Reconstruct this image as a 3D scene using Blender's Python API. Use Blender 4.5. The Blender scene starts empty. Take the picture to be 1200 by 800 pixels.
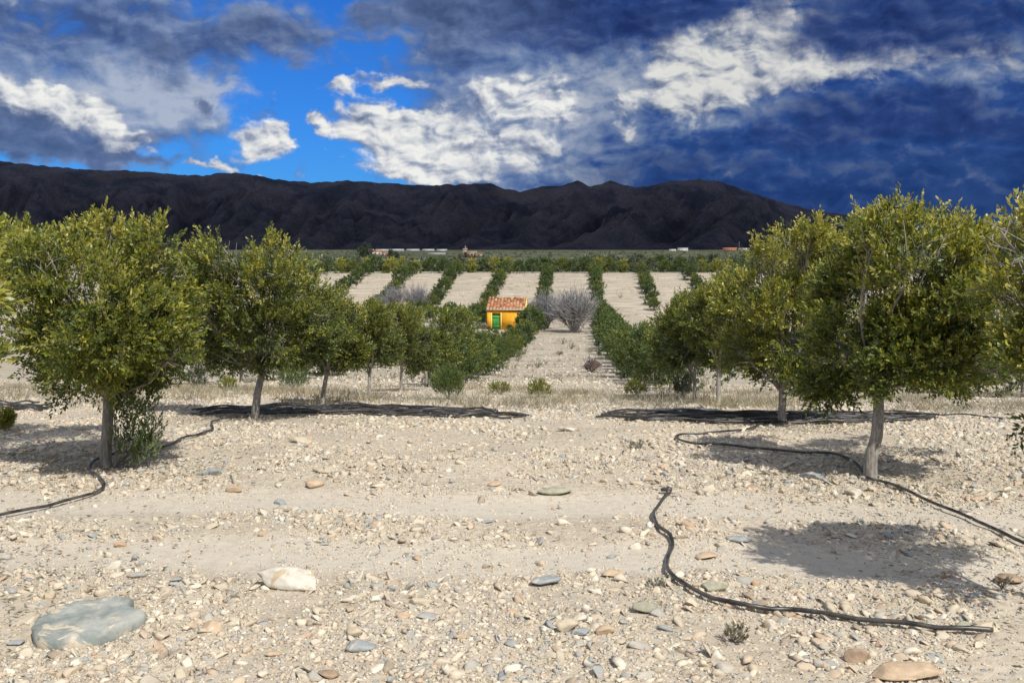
import bpy, math, random
import numpy as np
from mathutils import Vector, Matrix
R = math.radians
random.seed(7)
rng = np.random.default_rng(11)
scene = bpy.context.scene
COL = scene.collection

# ------------------------------------------------------------------ camera
EYE = 1.88
PITCH = math.atan(110 / 1200.0)
YAW = math.atan(76 / 1200.0)
cd = bpy.data.cameras.new('camera')
cam = bpy.data.objects.new('camera', cd); COL.objects.link(cam)
cam.location = (0, 0, EYE)
cam.rotation_euler = (math.pi / 2 - PITCH, 0, YAW)
cd.sensor_width = 36; cd.lens = 36
cd.clip_start = 0.05; cd.clip_end = 30000
scene.camera = cam

# ------------------------------------------------------------------ exposure
scene.view_settings.view_transform = 'Standard'
scene.view_settings.look = 'None'
scene.view_settings.gamma = 1
scene.view_settings.exposure = 0.12
scene.view_settings.use_curve_mapping = False
scene.render.engine = 'CYCLES'
scene.cycles.max_bounces = 5
scene.cycles.diffuse_bounces = 3
scene.cycles.glossy_bounces = 2
scene.cycles.transmission_bounces = 3
scene.cycles.transparent_max_bounces = 4
scene.cycles.caustics_reflective = False
scene.cycles.caustics_refractive = False

# ------------------------------------------------------------------ sun
SUN_EL = R(50)
sx, sy = 0.57, -0.82
sn = math.hypot(sx, sy)
SUN = Vector((sx / sn * math.cos(SUN_EL), sy / sn * math.cos(SUN_EL), math.sin(SUN_EL)))
sl = bpy.data.lights.new('sun', 'SUN'); sl.energy = 4.7; sl.angle = R(0.53); sl.color = (1.0, 0.955, 0.87)
so = bpy.data.objects.new('sun', sl); COL.objects.link(so)
so.rotation_euler = (-SUN).to_track_quat('-Z', 'Y').to_euler()
so.location = SUN * 50

# ------------------------------------------------------------------ node helpers
class NT:
    def __init__(s, tree):
        s.t = tree; s.n = tree.nodes; s.l = tree.links
    def new(s, kind, **kw):
        n = s.n.new(kind)
        for k, v in kw.items(): setattr(n, k, v)
        return n
    def put(s, sock, v):
        if v is None: return
        if isinstance(v, bpy.types.NodeSocket): s.l.new(v, sock)
        else:
            if isinstance(v, (tuple, list)) and len(v) == 3 and getattr(sock, 'type', '') == 'RGBA': v = (*v, 1)
            sock.default_value = v
    def math(s, op, a, b=None, c=None, clamp=False):
        n = s.new('ShaderNodeMath', operation=op); n.use_clamp = clamp
        s.put(n.inputs[0], a); s.put(n.inputs[1], b) if b is not None else None
        if c is not None: s.put(n.inputs[2], c)
        return n.outputs[0]
    def vmath(s, op, a, b=None, scale=None):
        n = s.new('ShaderNodeVectorMath', operation=op)
        s.put(n.inputs[0], a)
        if b is not None: s.put(n.inputs[1], b)
        if scale is not None: s.put(n.inputs['Scale'], scale)
        return n.outputs['Value'] if op in ('LENGTH', 'DOT_PRODUCT', 'DISTANCE') else n.outputs[0]
    def noise(s, vec, scale, detail=4, rough=0.55, dist=0.0, lac=2.0):
        n = s.new('ShaderNodeTexNoise')
        s.put(n.inputs['Vector'], vec); n.inputs['Scale'].default_value = scale
        n.inputs['Detail'].default_value = detail; n.inputs['Roughness'].default_value = rough
        n.inputs['Distortion'].default_value = dist; n.inputs['Lacunarity'].default_value = lac
        return n.outputs['Fac']
    def noisec(s, vec, scale, detail=3, rough=0.5):
        n = s.new('ShaderNodeTexNoise')
        s.put(n.inputs['Vector'], vec); n.inputs['Scale'].default_value = scale
        n.inputs['Detail'].default_value = detail; n.inputs['Roughness'].default_value = rough
        return n.outputs['Color']
    def rng(s, v, a, b, c=0.0, d=1.0, smooth=True):
        n = s.new('ShaderNodeMapRange'); n.clamp = True
        if smooth: n.interpolation_type = 'SMOOTHSTEP'
        s.put(n.inputs['Value'], v)
        n.inputs['From Min'].default_value = a; n.inputs['From Max'].default_value = b
        n.inputs['To Min'].default_value = c; n.inputs['To Max'].default_value = d
        return n.outputs['Result']
    def mix(s, f, a, b, blend='MIX'):
        n = s.new('ShaderNodeMix', data_type='RGBA', blend_type=blend)
        s.put(n.inputs[0], f); s.put(n.inputs[6], a); s.put(n.inputs[7], b)
        return n.outputs[2]
    def ramp(s, f, stops, interp='LINEAR'):
        n = s.new('ShaderNodeValToRGB'); cr = n.color_ramp; cr.interpolation = interp
        while len(cr.elements) < len(stops): cr.elements.new(0.5)
        for e, (p, c) in zip(cr.elements, stops): e.position = p; e.color = (*c, 1)
        s.put(n.inputs[0], f)
        return n.outputs[0]

# ------------------------------------------------------------------ world: sky and clouds, laid out by compass direction
w = bpy.data.worlds.new('World'); scene.world = w; w.use_nodes = True
W = NT(w.node_tree); W.n.clear()
SKY_STRENGTH = 0.15
def azel(u, v):
    a = (u - 600) / 1200.0; b = (400 - v) / 1200.0
    cp, sp = math.cos(PITCH), math.sin(PITCH)
    fwd = cp + b * sp; up = -sp + b * cp
    return math.degrees(math.atan2(a, fwd)), math.degrees(math.atan2(up, math.hypot(a, fwd)))
def _n2(self, vec, scale, detail=4, rough=0.55, out='Fac'):
    n = self.new('ShaderNodeTexNoise'); n.noise_dimensions = '2D'
    self.put(n.inputs['Vector'], vec); n.inputs['Scale'].default_value = scale
    n.inputs['Detail'].default_value = detail; n.inputs['Roughness'].default_value = rough
    return n.outputs[out]
NT.noise2 = _n2
NT.noisec2 = lambda self, vec, scale, detail=3, rough=0.5: _n2(self, vec, scale, detail, rough, 'Color')
tc = W.new('ShaderNodeTexCoord').outputs['Generated']
nish = W.new('ShaderNodeTexSky', sky_type='NISHITA')
nish.sun_disc = False; nish.sun_elevation = SUN_EL
nish.sun_rotation = math.atan2(sx, sy); nish.altitude = 300; nish.air_density = 1.0; nish.dust_density = 0.4; nish.ozone_density = 2.2
sep = W.new('ShaderNodeSeparateXYZ'); W.put(sep.inputs[0], tc)
az = W.math('MULTIPLY', W.math('ADD', W.math('ARCTAN2', sep.outputs[0], sep.outputs[1]), YAW), 57.29578)
el = W.math('MULTIPLY', W.math('ARCSINE', sep.outputs[2]), 57.29578)
comb = W.new('ShaderNodeCombineXYZ'); W.put(comb.inputs[0], az); W.put(comb.inputs[1], el)
P = comb.outputs[0]
def sub5(c_): return W.vmath('SUBTRACT', c_, (0.5, 0.5, 0.5))
Pw = W.vmath('ADD', P, W.vmath('MULTIPLY', sub5(W.noisec2(P, 0.14, 3, 0.5)), (7.0, 3.2, 0)))
Pw = W.vmath('ADD', Pw, W.vmath('MULTIPLY', sub5(W.noisec2(P, 0.6, 5, 0.6)), (2.6, 1.7, 0)))
Pn = W.vmath('MULTIPLY', P, (1.0, 1.7, 1.0))
Pn = W.vmath('ADD', Pn, W.vmath('MULTIPLY', sub5(W.noisec2(P, 0.35, 3, 0.5)), (1.6, 1.6, 0)))
def blobs(lst):
    tot = None
    for (u, v, ru, rv, amp, rot) in lst:
        a, e = azel(u, v)
        m = W.new('ShaderNodeMapping', vector_type='TEXTURE'); W.put(m.inputs['Vector'], Pw)
        m.inputs['Location'].default_value = (a, e, 0)
        m.inputs['Rotation'].default_value = (0, 0, R(rot))
        m.inputs['Scale'].default_value = (ru / 21.0, rv / 21.0, 1)
        d = W.vmath('LENGTH', m.outputs[0])
        g = W.rng(d, 0.1, 1.75, amp, 0.0)
        tot = g if tot is None else W.math('ADD', tot, g)
    return tot
def puff(off):
    n = W.new('ShaderNodeTexVoronoi'); n.voronoi_dimensions = '2D'; n.feature = 'SMOOTH_F1'; n.inputs['Smoothness'].default_value = 0.5
    n.inputs['Scale'].default_value = 0.55; n.inputs['Detail'].default_value = 2.5; n.inputs['Roughness'].default_value = 0.42; n.inputs['Lacunarity'].default_value = 2.3
    n.normalize = True
    W.put(n.inputs['Vector'], W.vmath('ADD', Pn, (off[0] + 4, off[1] + 9, 0)))
    return W.math('SUBTRACT', 1.0, n.outputs['Distance'])
pf = puff((0, 0)); pf2 = puff((0.16, 0.26))
puffrel = W.math('MULTIPLY', W.math('SUBTRACT', pf, pf2), 2.6)
n_big = W.noise2(Pn, 0.20, 8, 0.56)
n_mid = W.noise2(W.vmath('ADD', Pn, (31, 7, 3)), 0.45, 7, 0.52)
n_mid2 = W.noise2(W.vmath('ADD', Pn, (31.3, 7.6, 3)), 0.45, 7, 0.52)
n_shade = W.math('MULTIPLY', W.math('SUBTRACT', n_mid, n_mid2), 2.0)
n_fine = W.noise2(W.vmath('ADD', Pn, (5, 77, 9)), 1.5, 6, 0.55)
n_str = W.noise2(W.vmath('MULTIPLY', Pw, (0.35, 1.6, 1)), 0.45, 6, 0.5)
outside = W.rng(W.math('ABSOLUTE', az), 30, 45)            # the part of the sky behind and beside the view: broken cloud
outside = W.math('MAXIMUM', outside, W.rng(el, 17, 30))

# 1 blue
blue = W.mix(1.0, nish.outputs[0], (0.075, 0.285, 0.68), 'MULTIPLY')
# 2 broad veil of cloud: how much of it, and how bright it is
veil_b = blobs([(330, 115, 90, 38, -0.5, 0), (415, 40, 40, 34, -.45, 0), (250, 35, 150, 50, .62, 0), (150, 110, 90, 30, .4, 0), (80, 60, 200, 60, 0.95, 0), (60, 130, 170, 40, 0.6, -8), (340, 45, 80, 24, .35, 0), (600, 105, 130, 55, .9, 0),
                (720, 190, 170, 60, 1.0, 0), (900, 160, 330, 130, 1.3, 0), (1130, 150, 260, 160, 1.3, 0), (620, 190, 90, 25, .4, 0),
                (760, 60, 220, 60, 1.1, 0), (230, 130, 120, 30, .45, 0), (640, 20, 200, 40, .8, 0)])
veil = W.rng(W.math('ADD', veil_b, W.math('MULTIPLY', W.math('SUBTRACT', n_mid, 0.5), 1.7)), 0.15, 1.05)
veil = W.math('MAXIMUM', veil, W.math('MULTIPLY', outside, W.rng(n_big, 0.42, 0.58)))
glow = blobs([(850, 80, 200, 75, .95, 8), (600, 110, 110, 45, .75, 0), (100, 105, 190, 36, .9, -6), (1165, 70, 70, 60, .5, 20), (250, 115, 140, 30, .6, 0), (560, 190, 150, 40, .6, 0),
              (300, 12, 150, 20, .55, 0), (1010, 200, 90, 12, .35, 0), (700, 205, 120, 20, .35, 0)])
gl = W.math('ADD', W.math('ADD', glow, W.math('MULTIPLY', W.math('SUBTRACT', n_mid, 0.5), 0.9)), W.math('MULTIPLY', n_shade, 0.7))
storm = W.rng(az, -6.0, 7.0)                              # the storm side of the sky
vcol = W.ramp(W.rng(gl, -0.25, 1.25, 0, 1, False), [(0.0, (0.055, 0.095, 0.23)), (0.3, (0.10, 0.16, 0.33)), (0.6, (0.20, 0.28, 0.46)), (1.0, (0.42, 0.48, 0.60))])
vcol_r = W.ramp(W.rng(gl, -0.25, 1.25, 0, 1, False), [(0.0, (0.012, 0.037, 0.155)), (0.3, (0.028, 0.072, 0.250)), (0.6, (0.13, 0.19, 0.34)), (1.0, (0.40, 0.44, 0.52))])
vc = W.vmath('SCALE', W.mix(storm, vcol, vcol_r), None, 6.0)
c = W.mix(W.math('MULTIPLY', veil, 0.96), blue, vc)
# 3 sunlit cumulus
wh_b = blobs([(75, 122, 62, 20, 1.05, -18), (135, 155, 30, 16, .8, -40), (40, 108, 34, 14, .6, -10), (295, 163, 62, 18, 1.0, 4),
              (350, 172, 30, 10, .5, 0), (375, 150, 14, 26, -.8, 0), (440, 107, 48, 9, .75, 6), (480, 158, 105, 24, 1.25, -3), (560, 182, 75, 26, .95, 6), (510, 190, 70, 20, .6, 0),
              (590, 112, 60, 24, .85, 0), (640, 125, 36, 18, .6, 0), (850, 80, 105, 44, 1.0, 10), (785, 105, 40, 36, .85, 10), (960, 92, 130, 26, 1.0, 8),
              (900, 25, 60, 24, .55, 0), (1170, 45, 40, 30, .35, 30), (530, 207, 80, 9, .55, 0), (288, 205, 22, 6, .9, 0), (215, 199, 30, 5, .7, 0)])
wd = W.math('ADD', W.math('ADD', wh_b, W.math('MULTIPLY', W.math('SUBTRACT', n_mid, 0.5), 1.3)), W.math('MULTIPLY', W.math('SUBTRACT', pf, 0.62), 0.8))
white = W.rng(wd, 0.30, 0.88)
white = W.math('MAXIMUM', white, W.math('MULTIPLY', outside, W.rng(n_mid, 0.5, 0.62)))
wf = W.math('ADD', W.math('ADD', W.math('MULTIPLY', puffrel, 0.8), W.math('MULTIPLY', n_shade, 1.2)), W.math('MULTIPLY', wd, 0.42))
wcol = W.ramp(W.rng(wf, -0.35, 0.85, 0, 1, False), [(0.0, (0.15, 0.20, 0.32)), (0.35, (0.32, 0.37, 0.49)), (0.62, (0.58, 0.61, 0.66)), (1.0, (0.88, 0.88, 0.85))])
wcol = W.mix(W.math('MULTIPLY', W.rng(az, 2, 10), 0.4), wcol, W.vmath('SCALE', wcol, None, 0.55))
c = W.mix(white, c, W.vmath('SCALE', wcol, None, 6.0))
# 4 dark slate clouds in front
dk_b = blobs([(45, 160, 92, 26, 1.3, -12), (10, 140, 50, 28, .8, 0), (130, 180, 40, 8, .6, -8), (640, 18, 200, 36, 1.15, 0), (490, 18, 60, 28, .6, 0), (760, 5, 130, 22, .9, 0),
              (1060, 25, 95, 44, 1.1, -4), (1170, 12, 90, 26, .8, 0), (370, 55, 50, 24, .65, 0), (195, 78, 60, 20, .7, 0), (215, 130, 18, 8, .8, 0), (318, 138, 28, 6, .8, 0),
              (60, 35, 130, 26, .45, 0), (240, 15, 110, 16, .3, 0), (300, 40, 44, 20, .55, 0), (1120, 140, 150, 24, .7, 3), (960, 165, 220, 12, .65, 3), (570, 178, 50, 9, .75, 4),
              (900, 195, 300, 9, .5, 0), (1000, 130, 120, 12, .5, 4), (180, 160, 30, 5, .5, -8), (545, 122, 30, 12, .6, 0)])
dd = W.math('ADD', W.math('ADD', dk_b, W.math('MULTIPLY', W.math('SUBTRACT', n_mid, 0.5), 1.4)), W.math('MULTIPLY', W.math('SUBTRACT', pf, 0.62), 0.35))
dark = W.rng(dd, 0.18, 0.95)
df = W.math('ADD', W.math('SUBTRACT', W.math('MULTIPLY', n_shade, 0.9), W.math('MULTIPLY', dd, 0.30)), W.math('MULTIPLY', puffrel, 0.35))
dcol = W.ramp(W.rng(df, -0.75, 0.25, 0, 1, False), [(0.0, (0.060, 0.100, 0.215)), (0.5, (0.11, 0.165, 0.32)), (1.0, (0.20, 0.27, 0.45))])
dcol_r = W.ramp(W.rng(df, -0.75, 0.25, 0, 1, False), [(0.0, (0.013, 0.030, 0.120)), (0.5, (0.024, 0.056, 0.200)), (1.0, (0.07, 0.11, 0.24))])
c = W.mix(W.math('MULTIPLY', dark, 0.95), c, W.vmath('SCALE', W.mix(storm, dcol, dcol_r), None, 6.0))
# 5 low band of the storm, deep blue
low = W.math('MULTIPLY', W.rng(W.math('ADD', el, W.math('MULTIPLY', n_str, 2.5)), 2.2, 8.5, 1, 0), W.rng(az, 1.0, 8.0))
c = W.mix(W.math('MULTIPLY', low, 0.75), c, W.mix(W.rng(n_str, .3, .7), (0.045, 0.17, 0.75), (0.15, 0.36, 1.15)))
c = W.mix(W.math('MULTIPLY', outside, 0.6), c, (4.3, 4.6, 5.2))
bg = W.new('ShaderNodeBackground'); W.put(bg.inputs[0], c); bg.inputs[1].default_value = SKY_STRENGTH
wo = W.new('ShaderNodeOutputWorld'); W.l.new(bg.outputs[0], wo.inputs[0])
w.cycles.sampling_method = 'MANUAL'; w.cycles.sample_map_resolution = 512

# ------------------------------------------------------------------ terrain function
PY = np.array([-60, 0, 9, 12.4, 15.7, 19.3, 22.7, 30, 40, 55, 76, 100, 112, 118, 141, 150, 165, 220, 600, 9000.])
PZ = np.array([0.1, 0, 0, -.17, -.52, -.92, -1.32, -2.2, -3.3, -4.4, -5.2, -5.7, -5.75, -5.4, -1.95, -1.75, -2.0, -3.6, -5.8, -6.5])
def smooth_profile(y):
    y = np.asarray(y, float)
    s = np.clip(np.abs(y) * 0.03, 0.4, 4)
    return (np.interp(y - s, PY, PZ) + 2 * np.interp(y, PY, PZ) + np.interp(y + s, PY, PZ)) / 4
def hsh(i, j, k):
    n = (i.astype(np.int64) * 374761393 + j.astype(np.int64) * 668265263 + k * 974711) & 0x7fffffff
    n = ((n ^ (n >> 13)) * 1274126177) & 0x7fffffff
    return ((n ^ (n >> 16)) & 0xffff) / 65535.0
def vnoise(x, y, k=0):
    xi = np.floor(x); yi = np.floor(y); fx = x - xi; fy = y - yi
    fx = fx * fx * (3 - 2 * fx); fy = fy * fy * (3 - 2 * fy)
    a = hsh(xi, yi, k); b = hsh(xi + 1, yi, k); c_ = hsh(xi, yi + 1, k); d = hsh(xi + 1, yi + 1, k)
    return (a * (1 - fx) + b * fx) * (1 - fy) + (c_ * (1 - fx) + d * fx) * fy
def fbm(x, y, k=0, o=4):
    s = 0; a = 0.5
    for i in range(o):
        s = s + a * vnoise(x * 2 ** i + 17 * i, y * 2 ** i - 9 * i, k + i); a *= 0.5
    return s
def rut(x, y):
    """1 in the two wheel tracks crossing the foreground"""
    wob = 0.12 * np.sin(x * 0.7 + 1) + 0.07 * np.sin(x * 1.9)
    a = np.exp(-((y - 7.35 - wob) / 0.36) ** 4); b = np.exp(-((y - 6.05 - wob) / 0.36) ** 4)
    return np.maximum(a, b)
def tz(x, y):
    x = np.asarray(x, float); y = np.asarray(y, float)
    z = smooth_profile(y)
    near = np.clip(1 - y / 60.0, 0, 1)
    z = z + (fbm(x * 0.45, y * 0.45, 3) - 0.47) * 0.16 * near
    z = z + (fbm(x * 2.2, y * 2.2, 9) - 0.47) * 0.07 * np.clip(1 - y / 30, 0, 1) * (1 - 0.8 * rut(x, y))
    z = z - 0.035 * rut(x, y)
    z = z + (fbm(x * 0.02, y * 0.02, 21) - 0.47) * 2.2 * np.clip((y - 160) / 300, 0, 1)
    # broad swell sideways
    z = z + np.clip((np.abs(x) - 60) / 200, 0, 1) * 1.0 * np.clip(1 - y / 200, 0, 1)
    return z
def tz1(x, y): return float(tz(np.array([x]), np.array([y]))[0])
CR = np.array(cam.rotation_euler.to_matrix())
def ray(u, v):
    return CR @ np.array([(u - 600) / 1200.0, (400 - v) / 1200.0, -1.0])
def ground(u, v):
    d = ray(u, v); E = np.array([0, 0, EYE]); lo, hi = 2.0, 400.0
    for it in range(3):
        ts = np.geomspace(lo, hi, 160); Pp = E + d * ts[:, None]
        k = int(np.argmax(Pp[:, 2] <= tz(Pp[:, 0], Pp[:, 1]))); k = max(k, 1)
        lo, hi = ts[k - 1], ts[k]
    return E + d * hi, hi
def at(u, v, depth):
    """point on the sight line of a photo pixel at a distance along the camera axis"""
    return np.array([0, 0, EYE]) + ray(u, v) * depth

# ------------------------------------------------------------------ object helpers
def tag(o, label=None, cat=None, group=None, kind=None):
    if label: o['label'] = label
    if cat: o['category'] = cat
    if group: o['group'] = group
    if kind: o['kind'] = kind
    return o
def mesh_np(name, V, F, mat, attrs=None, smooth=False):
    """V (n,3), F (m,k) all faces of one size; or list of (F) arrays"""
    me = bpy.data.meshes.new(name)
    Fs = F if isinstance(F, list) else [F]
    V = np.asarray(V, np.float32)
    me.vertices.add(len(V)); me.vertices.foreach_set('co', V.ravel())
    nl = sum(f.size for f in Fs); nf = sum(len(f) for f in Fs)
    me.loops.add(nl); me.loops.foreach_set('vertex_index', np.concatenate([f.ravel() for f in Fs]).astype(np.int32))
    me.polygons.add(nf)
    st = []; o = 0
    for f in Fs:
        st.append(o + np.arange(len(f)) * f.shape[1]); o += f.size
    me.polygons.foreach_set('loop_start', np.concatenate(st).astype(np.int32))
    if smooth: me.polygons.foreach_set('use_smooth', np.ones(nf, bool))
    me.update(calc_edges=True)
    if attrs:
        for k, a in attrs.items():
            dom = 'POINT' if len(a) == len(V) else 'FACE'
            at_ = me.attributes.new(k, 'FLOAT', dom); at_.data.foreach_set('value', np.asarray(a, np.float32))
    for m in (mat if isinstance(mat, (list, tuple)) else [mat]): me.materials.append(m)
    return me
def obj(name, me, parent=None, loc=None):
    o = bpy.data.objects.new(name, me); COL.objects.link(o)
    if parent: o.parent = parent
    if loc is not None: o.location = loc
    return o
def empty(name, loc, rz=0.0, sc=1.0):
    o = bpy.data.objects.new(name, None); COL.objects.link(o)
    o.location = loc; o.rotation_euler = (0, 0, rz); o.scale = (sc,) * 3 if np.isscalar(sc) else sc
    o.empty_display_size = 0.3
    return o
def copy_tree(src, loc, rz, sc, label, group=None, cat=None):
    r = src.copy(); COL.objects.link(r)
    r.location = loc; r.rotation_euler = (0, 0, rz); r.scale = (sc,) * 3 if np.isscalar(sc) else sc
    r['label'] = label
    if group: r['group'] = group
    for ch in src.children:
        c_ = ch.copy(); COL.objects.link(c_); c_.parent = r
        for g in ch.children:
            d = g.copy(); COL.objects.link(d); d.parent = c_
    return r
def tube(path, rad, n=8, cap=True):
    """V, quads, tris of a swept tube"""
    path = np.asarray(path, float); m = len(path)
    rad = np.broadcast_to(np.asarray(rad, float), (m,))
    T = np.gradient(path, axis=0); T /= np.linalg.norm(T, axis=1)[:, None] + 1e-9
    ref = np.array([0.13, 0.21, 0.97]) if abs(T[0][2]) < 0.9 else np.array([0.97, 0.1, 0.1])
    V = []
    for i in range(m):
        a = np.cross(T[i], ref); a /= np.linalg.norm(a) + 1e-9; b = np.cross(T[i], a); ref = np.cross(a, T[i]) if True else ref
        th = np.linspace(0, 2 * math.pi, n, endpoint=False)
        V.append(path[i] + rad[i] * (np.cos(th)[:, None] * a + np.sin(th)[:, None] * b))
    V = np.concatenate(V)
    i = np.arange(m - 1)[:, None] * n; j = np.arange(n)[None, :]; k = (j + 1) % n
    Q = np.stack([i + j, i + k, i + n + k, i + n + j], -1).reshape(-1, 4)
    Tt = np.zeros((0, 3), int)
    if cap:
        V = np.vstack([V, path[0], path[-1]]); c0 = len(V) - 2
        jj = np.arange(n); kk = (jj + 1) % n
        Tt = np.vstack([np.stack([kk, jj, np.full(n, c0)], 1), np.stack([(m - 1) * n + jj, (m - 1) * n + kk, np.full(n, c0 + 1)], 1)])
    return V, Q, Tt
class Acc:
    def __init__(s): s.V = []; s.Q = []; s.T = []; s.n = 0; s.a = []
    def add(s, V, Q=None, T=None, a=0.5):
        if Q is not None and len(Q): s.Q.append(np.asarray(Q) + s.n)
        if T is not None and len(T): s.T.append(np.asarray(T) + s.n)
        s.V.append(V); s.n += len(V); s.a.append(np.full(len(V), a))
    def tube(s, path, rad, n=6, a=0.5, cap=True): s.add(*tube(path, rad, n, cap), a=a)
    def box(s, lo, hi, a=0.5):
        x0, y0, z0 = lo; x1, y1, z1 = hi
        V = np.array([(x0, y0, z0), (x1, y0, z0), (x1, y1, z0), (x0, y1, z0), (x0, y0, z1), (x1, y0, z1), (x1, y1, z1), (x0, y1, z1)], float)
        s.add(V, np.array([(0, 3, 2, 1), (4, 5, 6, 7), (0, 1, 5, 4), (1, 2, 6, 5), (2, 3, 7, 6), (3, 0, 4, 7)]), a=a)
    def mesh(s, name, mat, smooth=False):
        Fs = []
        if s.Q: Fs.append(np.concatenate(s.Q))
        if s.T: Fs.append(np.concatenate(s.T))
        return mesh_np(name, np.concatenate(s.V), Fs, mat, {'tint': np.concatenate(s.a)}, smooth)
def spline(pts, n):
    pts = np.asarray(pts, float)
    P_ = np.vstack([2 * pts[0] - pts[1], pts, 2 * pts[-1] - pts[-2]])
    seg = np.linspace(0, len(pts) - 1 - 1e-6, n); i = seg.astype(int); t = (seg - i)[:, None]
    p0, p1, p2, p3 = P_[i], P_[i + 1], P_[i + 2], P_[i + 3]
    return 0.5 * ((2 * p1) + (-p0 + p2) * t + (2 * p0 - 5 * p1 + 4 * p2 - p3) * t ** 2 + (-p0 + 3 * p1 - 3 * p2 + p3) * t ** 3)

# ------------------------------------------------------------------ materials
def mat_new(name):
    m = bpy.data.materials.new(name); m.use_nodes = True
    N = NT(m.node_tree); N.n.clear()
    out = N.new('ShaderNodeOutputMaterial'); b = N.new('ShaderNodeBsdfPrincipled'); N.l.new(b.outputs[0], out.inputs[0])
    b.inputs['Specular IOR Level'].default_value = 0.25
    return m, N, b, out
def attr(N, name):
    return N.new('ShaderNodeAttribute', attribute_name=name).outputs['Fac']
def mat_leaf(name, stops, trans=0.3):
    m, N, b, out = mat_new(name)
    a = attr(N, 'tint')
    oi = N.new('ShaderNodeObjectInfo').outputs['Random']
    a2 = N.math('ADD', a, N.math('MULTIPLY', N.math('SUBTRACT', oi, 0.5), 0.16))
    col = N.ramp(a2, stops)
    geo = N.new('ShaderNodeNewGeometry')
    back = N.mix(0.5, col, (0.12, 0.135, 0.085))
    col2 = N.mix(geo.outputs['Backfacing'], col, back)
    N.put(b.inputs['Base Color'], col2); b.inputs['Roughness'].default_value = 0.42; b.inputs['Specular IOR Level'].default_value = 0.45
    tr = N.new('ShaderNodeBsdfTranslucent'); N.put(tr.inputs[0], N.mix(1.0, col, (1.25, 1.35, 0.6), 'MULTIPLY'))
    mx = N.new('ShaderNodeMixShader'); mx.inputs[0].default_value = trans
    N.l.new(b.outputs[0], mx.inputs[1]); N.l.new(tr.outputs[0], mx.inputs[2]); N.l.new(mx.outputs[0], out.inputs[0])
    return m
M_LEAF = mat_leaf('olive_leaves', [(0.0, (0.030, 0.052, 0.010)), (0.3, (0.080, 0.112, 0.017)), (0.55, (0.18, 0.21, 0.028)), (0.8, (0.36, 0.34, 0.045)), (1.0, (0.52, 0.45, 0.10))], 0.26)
M_LEAF2 = mat_leaf('green_leaves', [(0.0, (0.032, 0.066, 0.014)), (0.5, (0.085, 0.135, 0.027)), (0.85, (0.16, 0.19, 0.04)), (1.0, (0.28, 0.27, 0.06))], 0.26)
M_LEAF3 = mat_leaf('greygreen_leaves', [(0.0, (0.05, 0.075, 0.045)), (0.6, (0.12, 0.145, 0.09)), (1.0, (0.18, 0.20, 0.12))], 0.25)
M_LEAFD = mat_leaf('dark_leaves', [(0.0, (0.015, 0.028, 0.014)), (0.6, (0.03, 0.05, 0.022)), (1.0, (0.05, 0.07, 0.03))], 0.15)
M_YEL = mat_leaf('yellow_weed', [(0.0, (0.10, 0.13, 0.02)), (0.5, (0.26, 0.26, 0.035)), (1.0, (0.42, 0.38, 0.06))], 0.3)

def mat_bark(name, c0, c1):
    m, N, b, out = mat_new(name)
    p = N.new('ShaderNodeTexCoord').outputs['Object']
    st = N.vmath('MULTIPLY', p, (1, 1, 0.18))
    n1 = N.noise(st, 60, 5, 0.65); n2 = N.noise(p, 9, 4, 0.6)
    col = N.mix(N.rng(n1, 0.35, 0.65), c0, c1)
    col = N.mix(N.rng(n2, 0.45, 0.65, 0, 0.45), col, (0.40, 0.37, 0.32))
    N.put(b.inputs['Base Color'], col); b.inputs['Roughness'].default_value = 0.85
    bp = N.new('ShaderNodeBump'); bp.inputs['Strength'].default_value = 0.7; bp.inputs['Distance'].default_value = 0.01
    N.put(bp.inputs['Height'], n1); N.l.new(bp.outputs[0], b.inputs['Normal'])
    return m
M_BARK = mat_bark('bark', (0.15, 0.135, 0.115), (0.32, 0.295, 0.26))
M_SHOOT = mat_bark('olive_shoots', (0.075, 0.07, 0.04), (0.15, 0.135, 0.08))
M_TWIG = mat_bark('grey_twigs', (0.14, 0.14, 0.155), (0.28, 0.275, 0.29))

STONE_STOPS = [(0.0, (0.50, 0.435, 0.335)), (0.20, (0.42, 0.36, 0.27)), (0.36, (0.56, 0.495, 0.385)), (0.48, (0.46, 0.365, 0.265)), (0.57, (0.35, 0.33, 0.29)),
               (0.66, (0.27, 0.275, 0.265)), (0.73, (0.60, 0.555, 0.46)), (0.82, (0.40, 0.29, 0.20)), (0.88, (0.27, 0.215, 0.16)), (0.95, (0.25, 0.27, 0.275))]
def mat_stone(name):
    m, N, b, out = mat_new(name)
    a = attr(N, 'tint')
    col = N.ramp(a, STONE_STOPS, 'CONSTANT')
    p = N.new('ShaderNodeNewGeometry').outputs['Position']
    n1 = N.noise(p, 35, 5, 0.65); n2 = N.noise(p, 3.0, 3, 0.6)
    col = N.mix(N.rng(n1, 0.3, 0.7, 0.0, 0.45), col, N.mix(0.5, col, (0.66, 0.58, 0.44)))
    col = N.mix(N.rng(n2, 0.4, 0.65, 0, 0.35), col, (0.50, 0.425, 0.32))
    N.put(b.inputs['Base Color'], col); b.inputs['Roughness'].default_value = 0.9; b.inputs['Specular IOR Level'].default_value = 0.15
    return m
M_GRAVEL = mat_stone('gravel')
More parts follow.
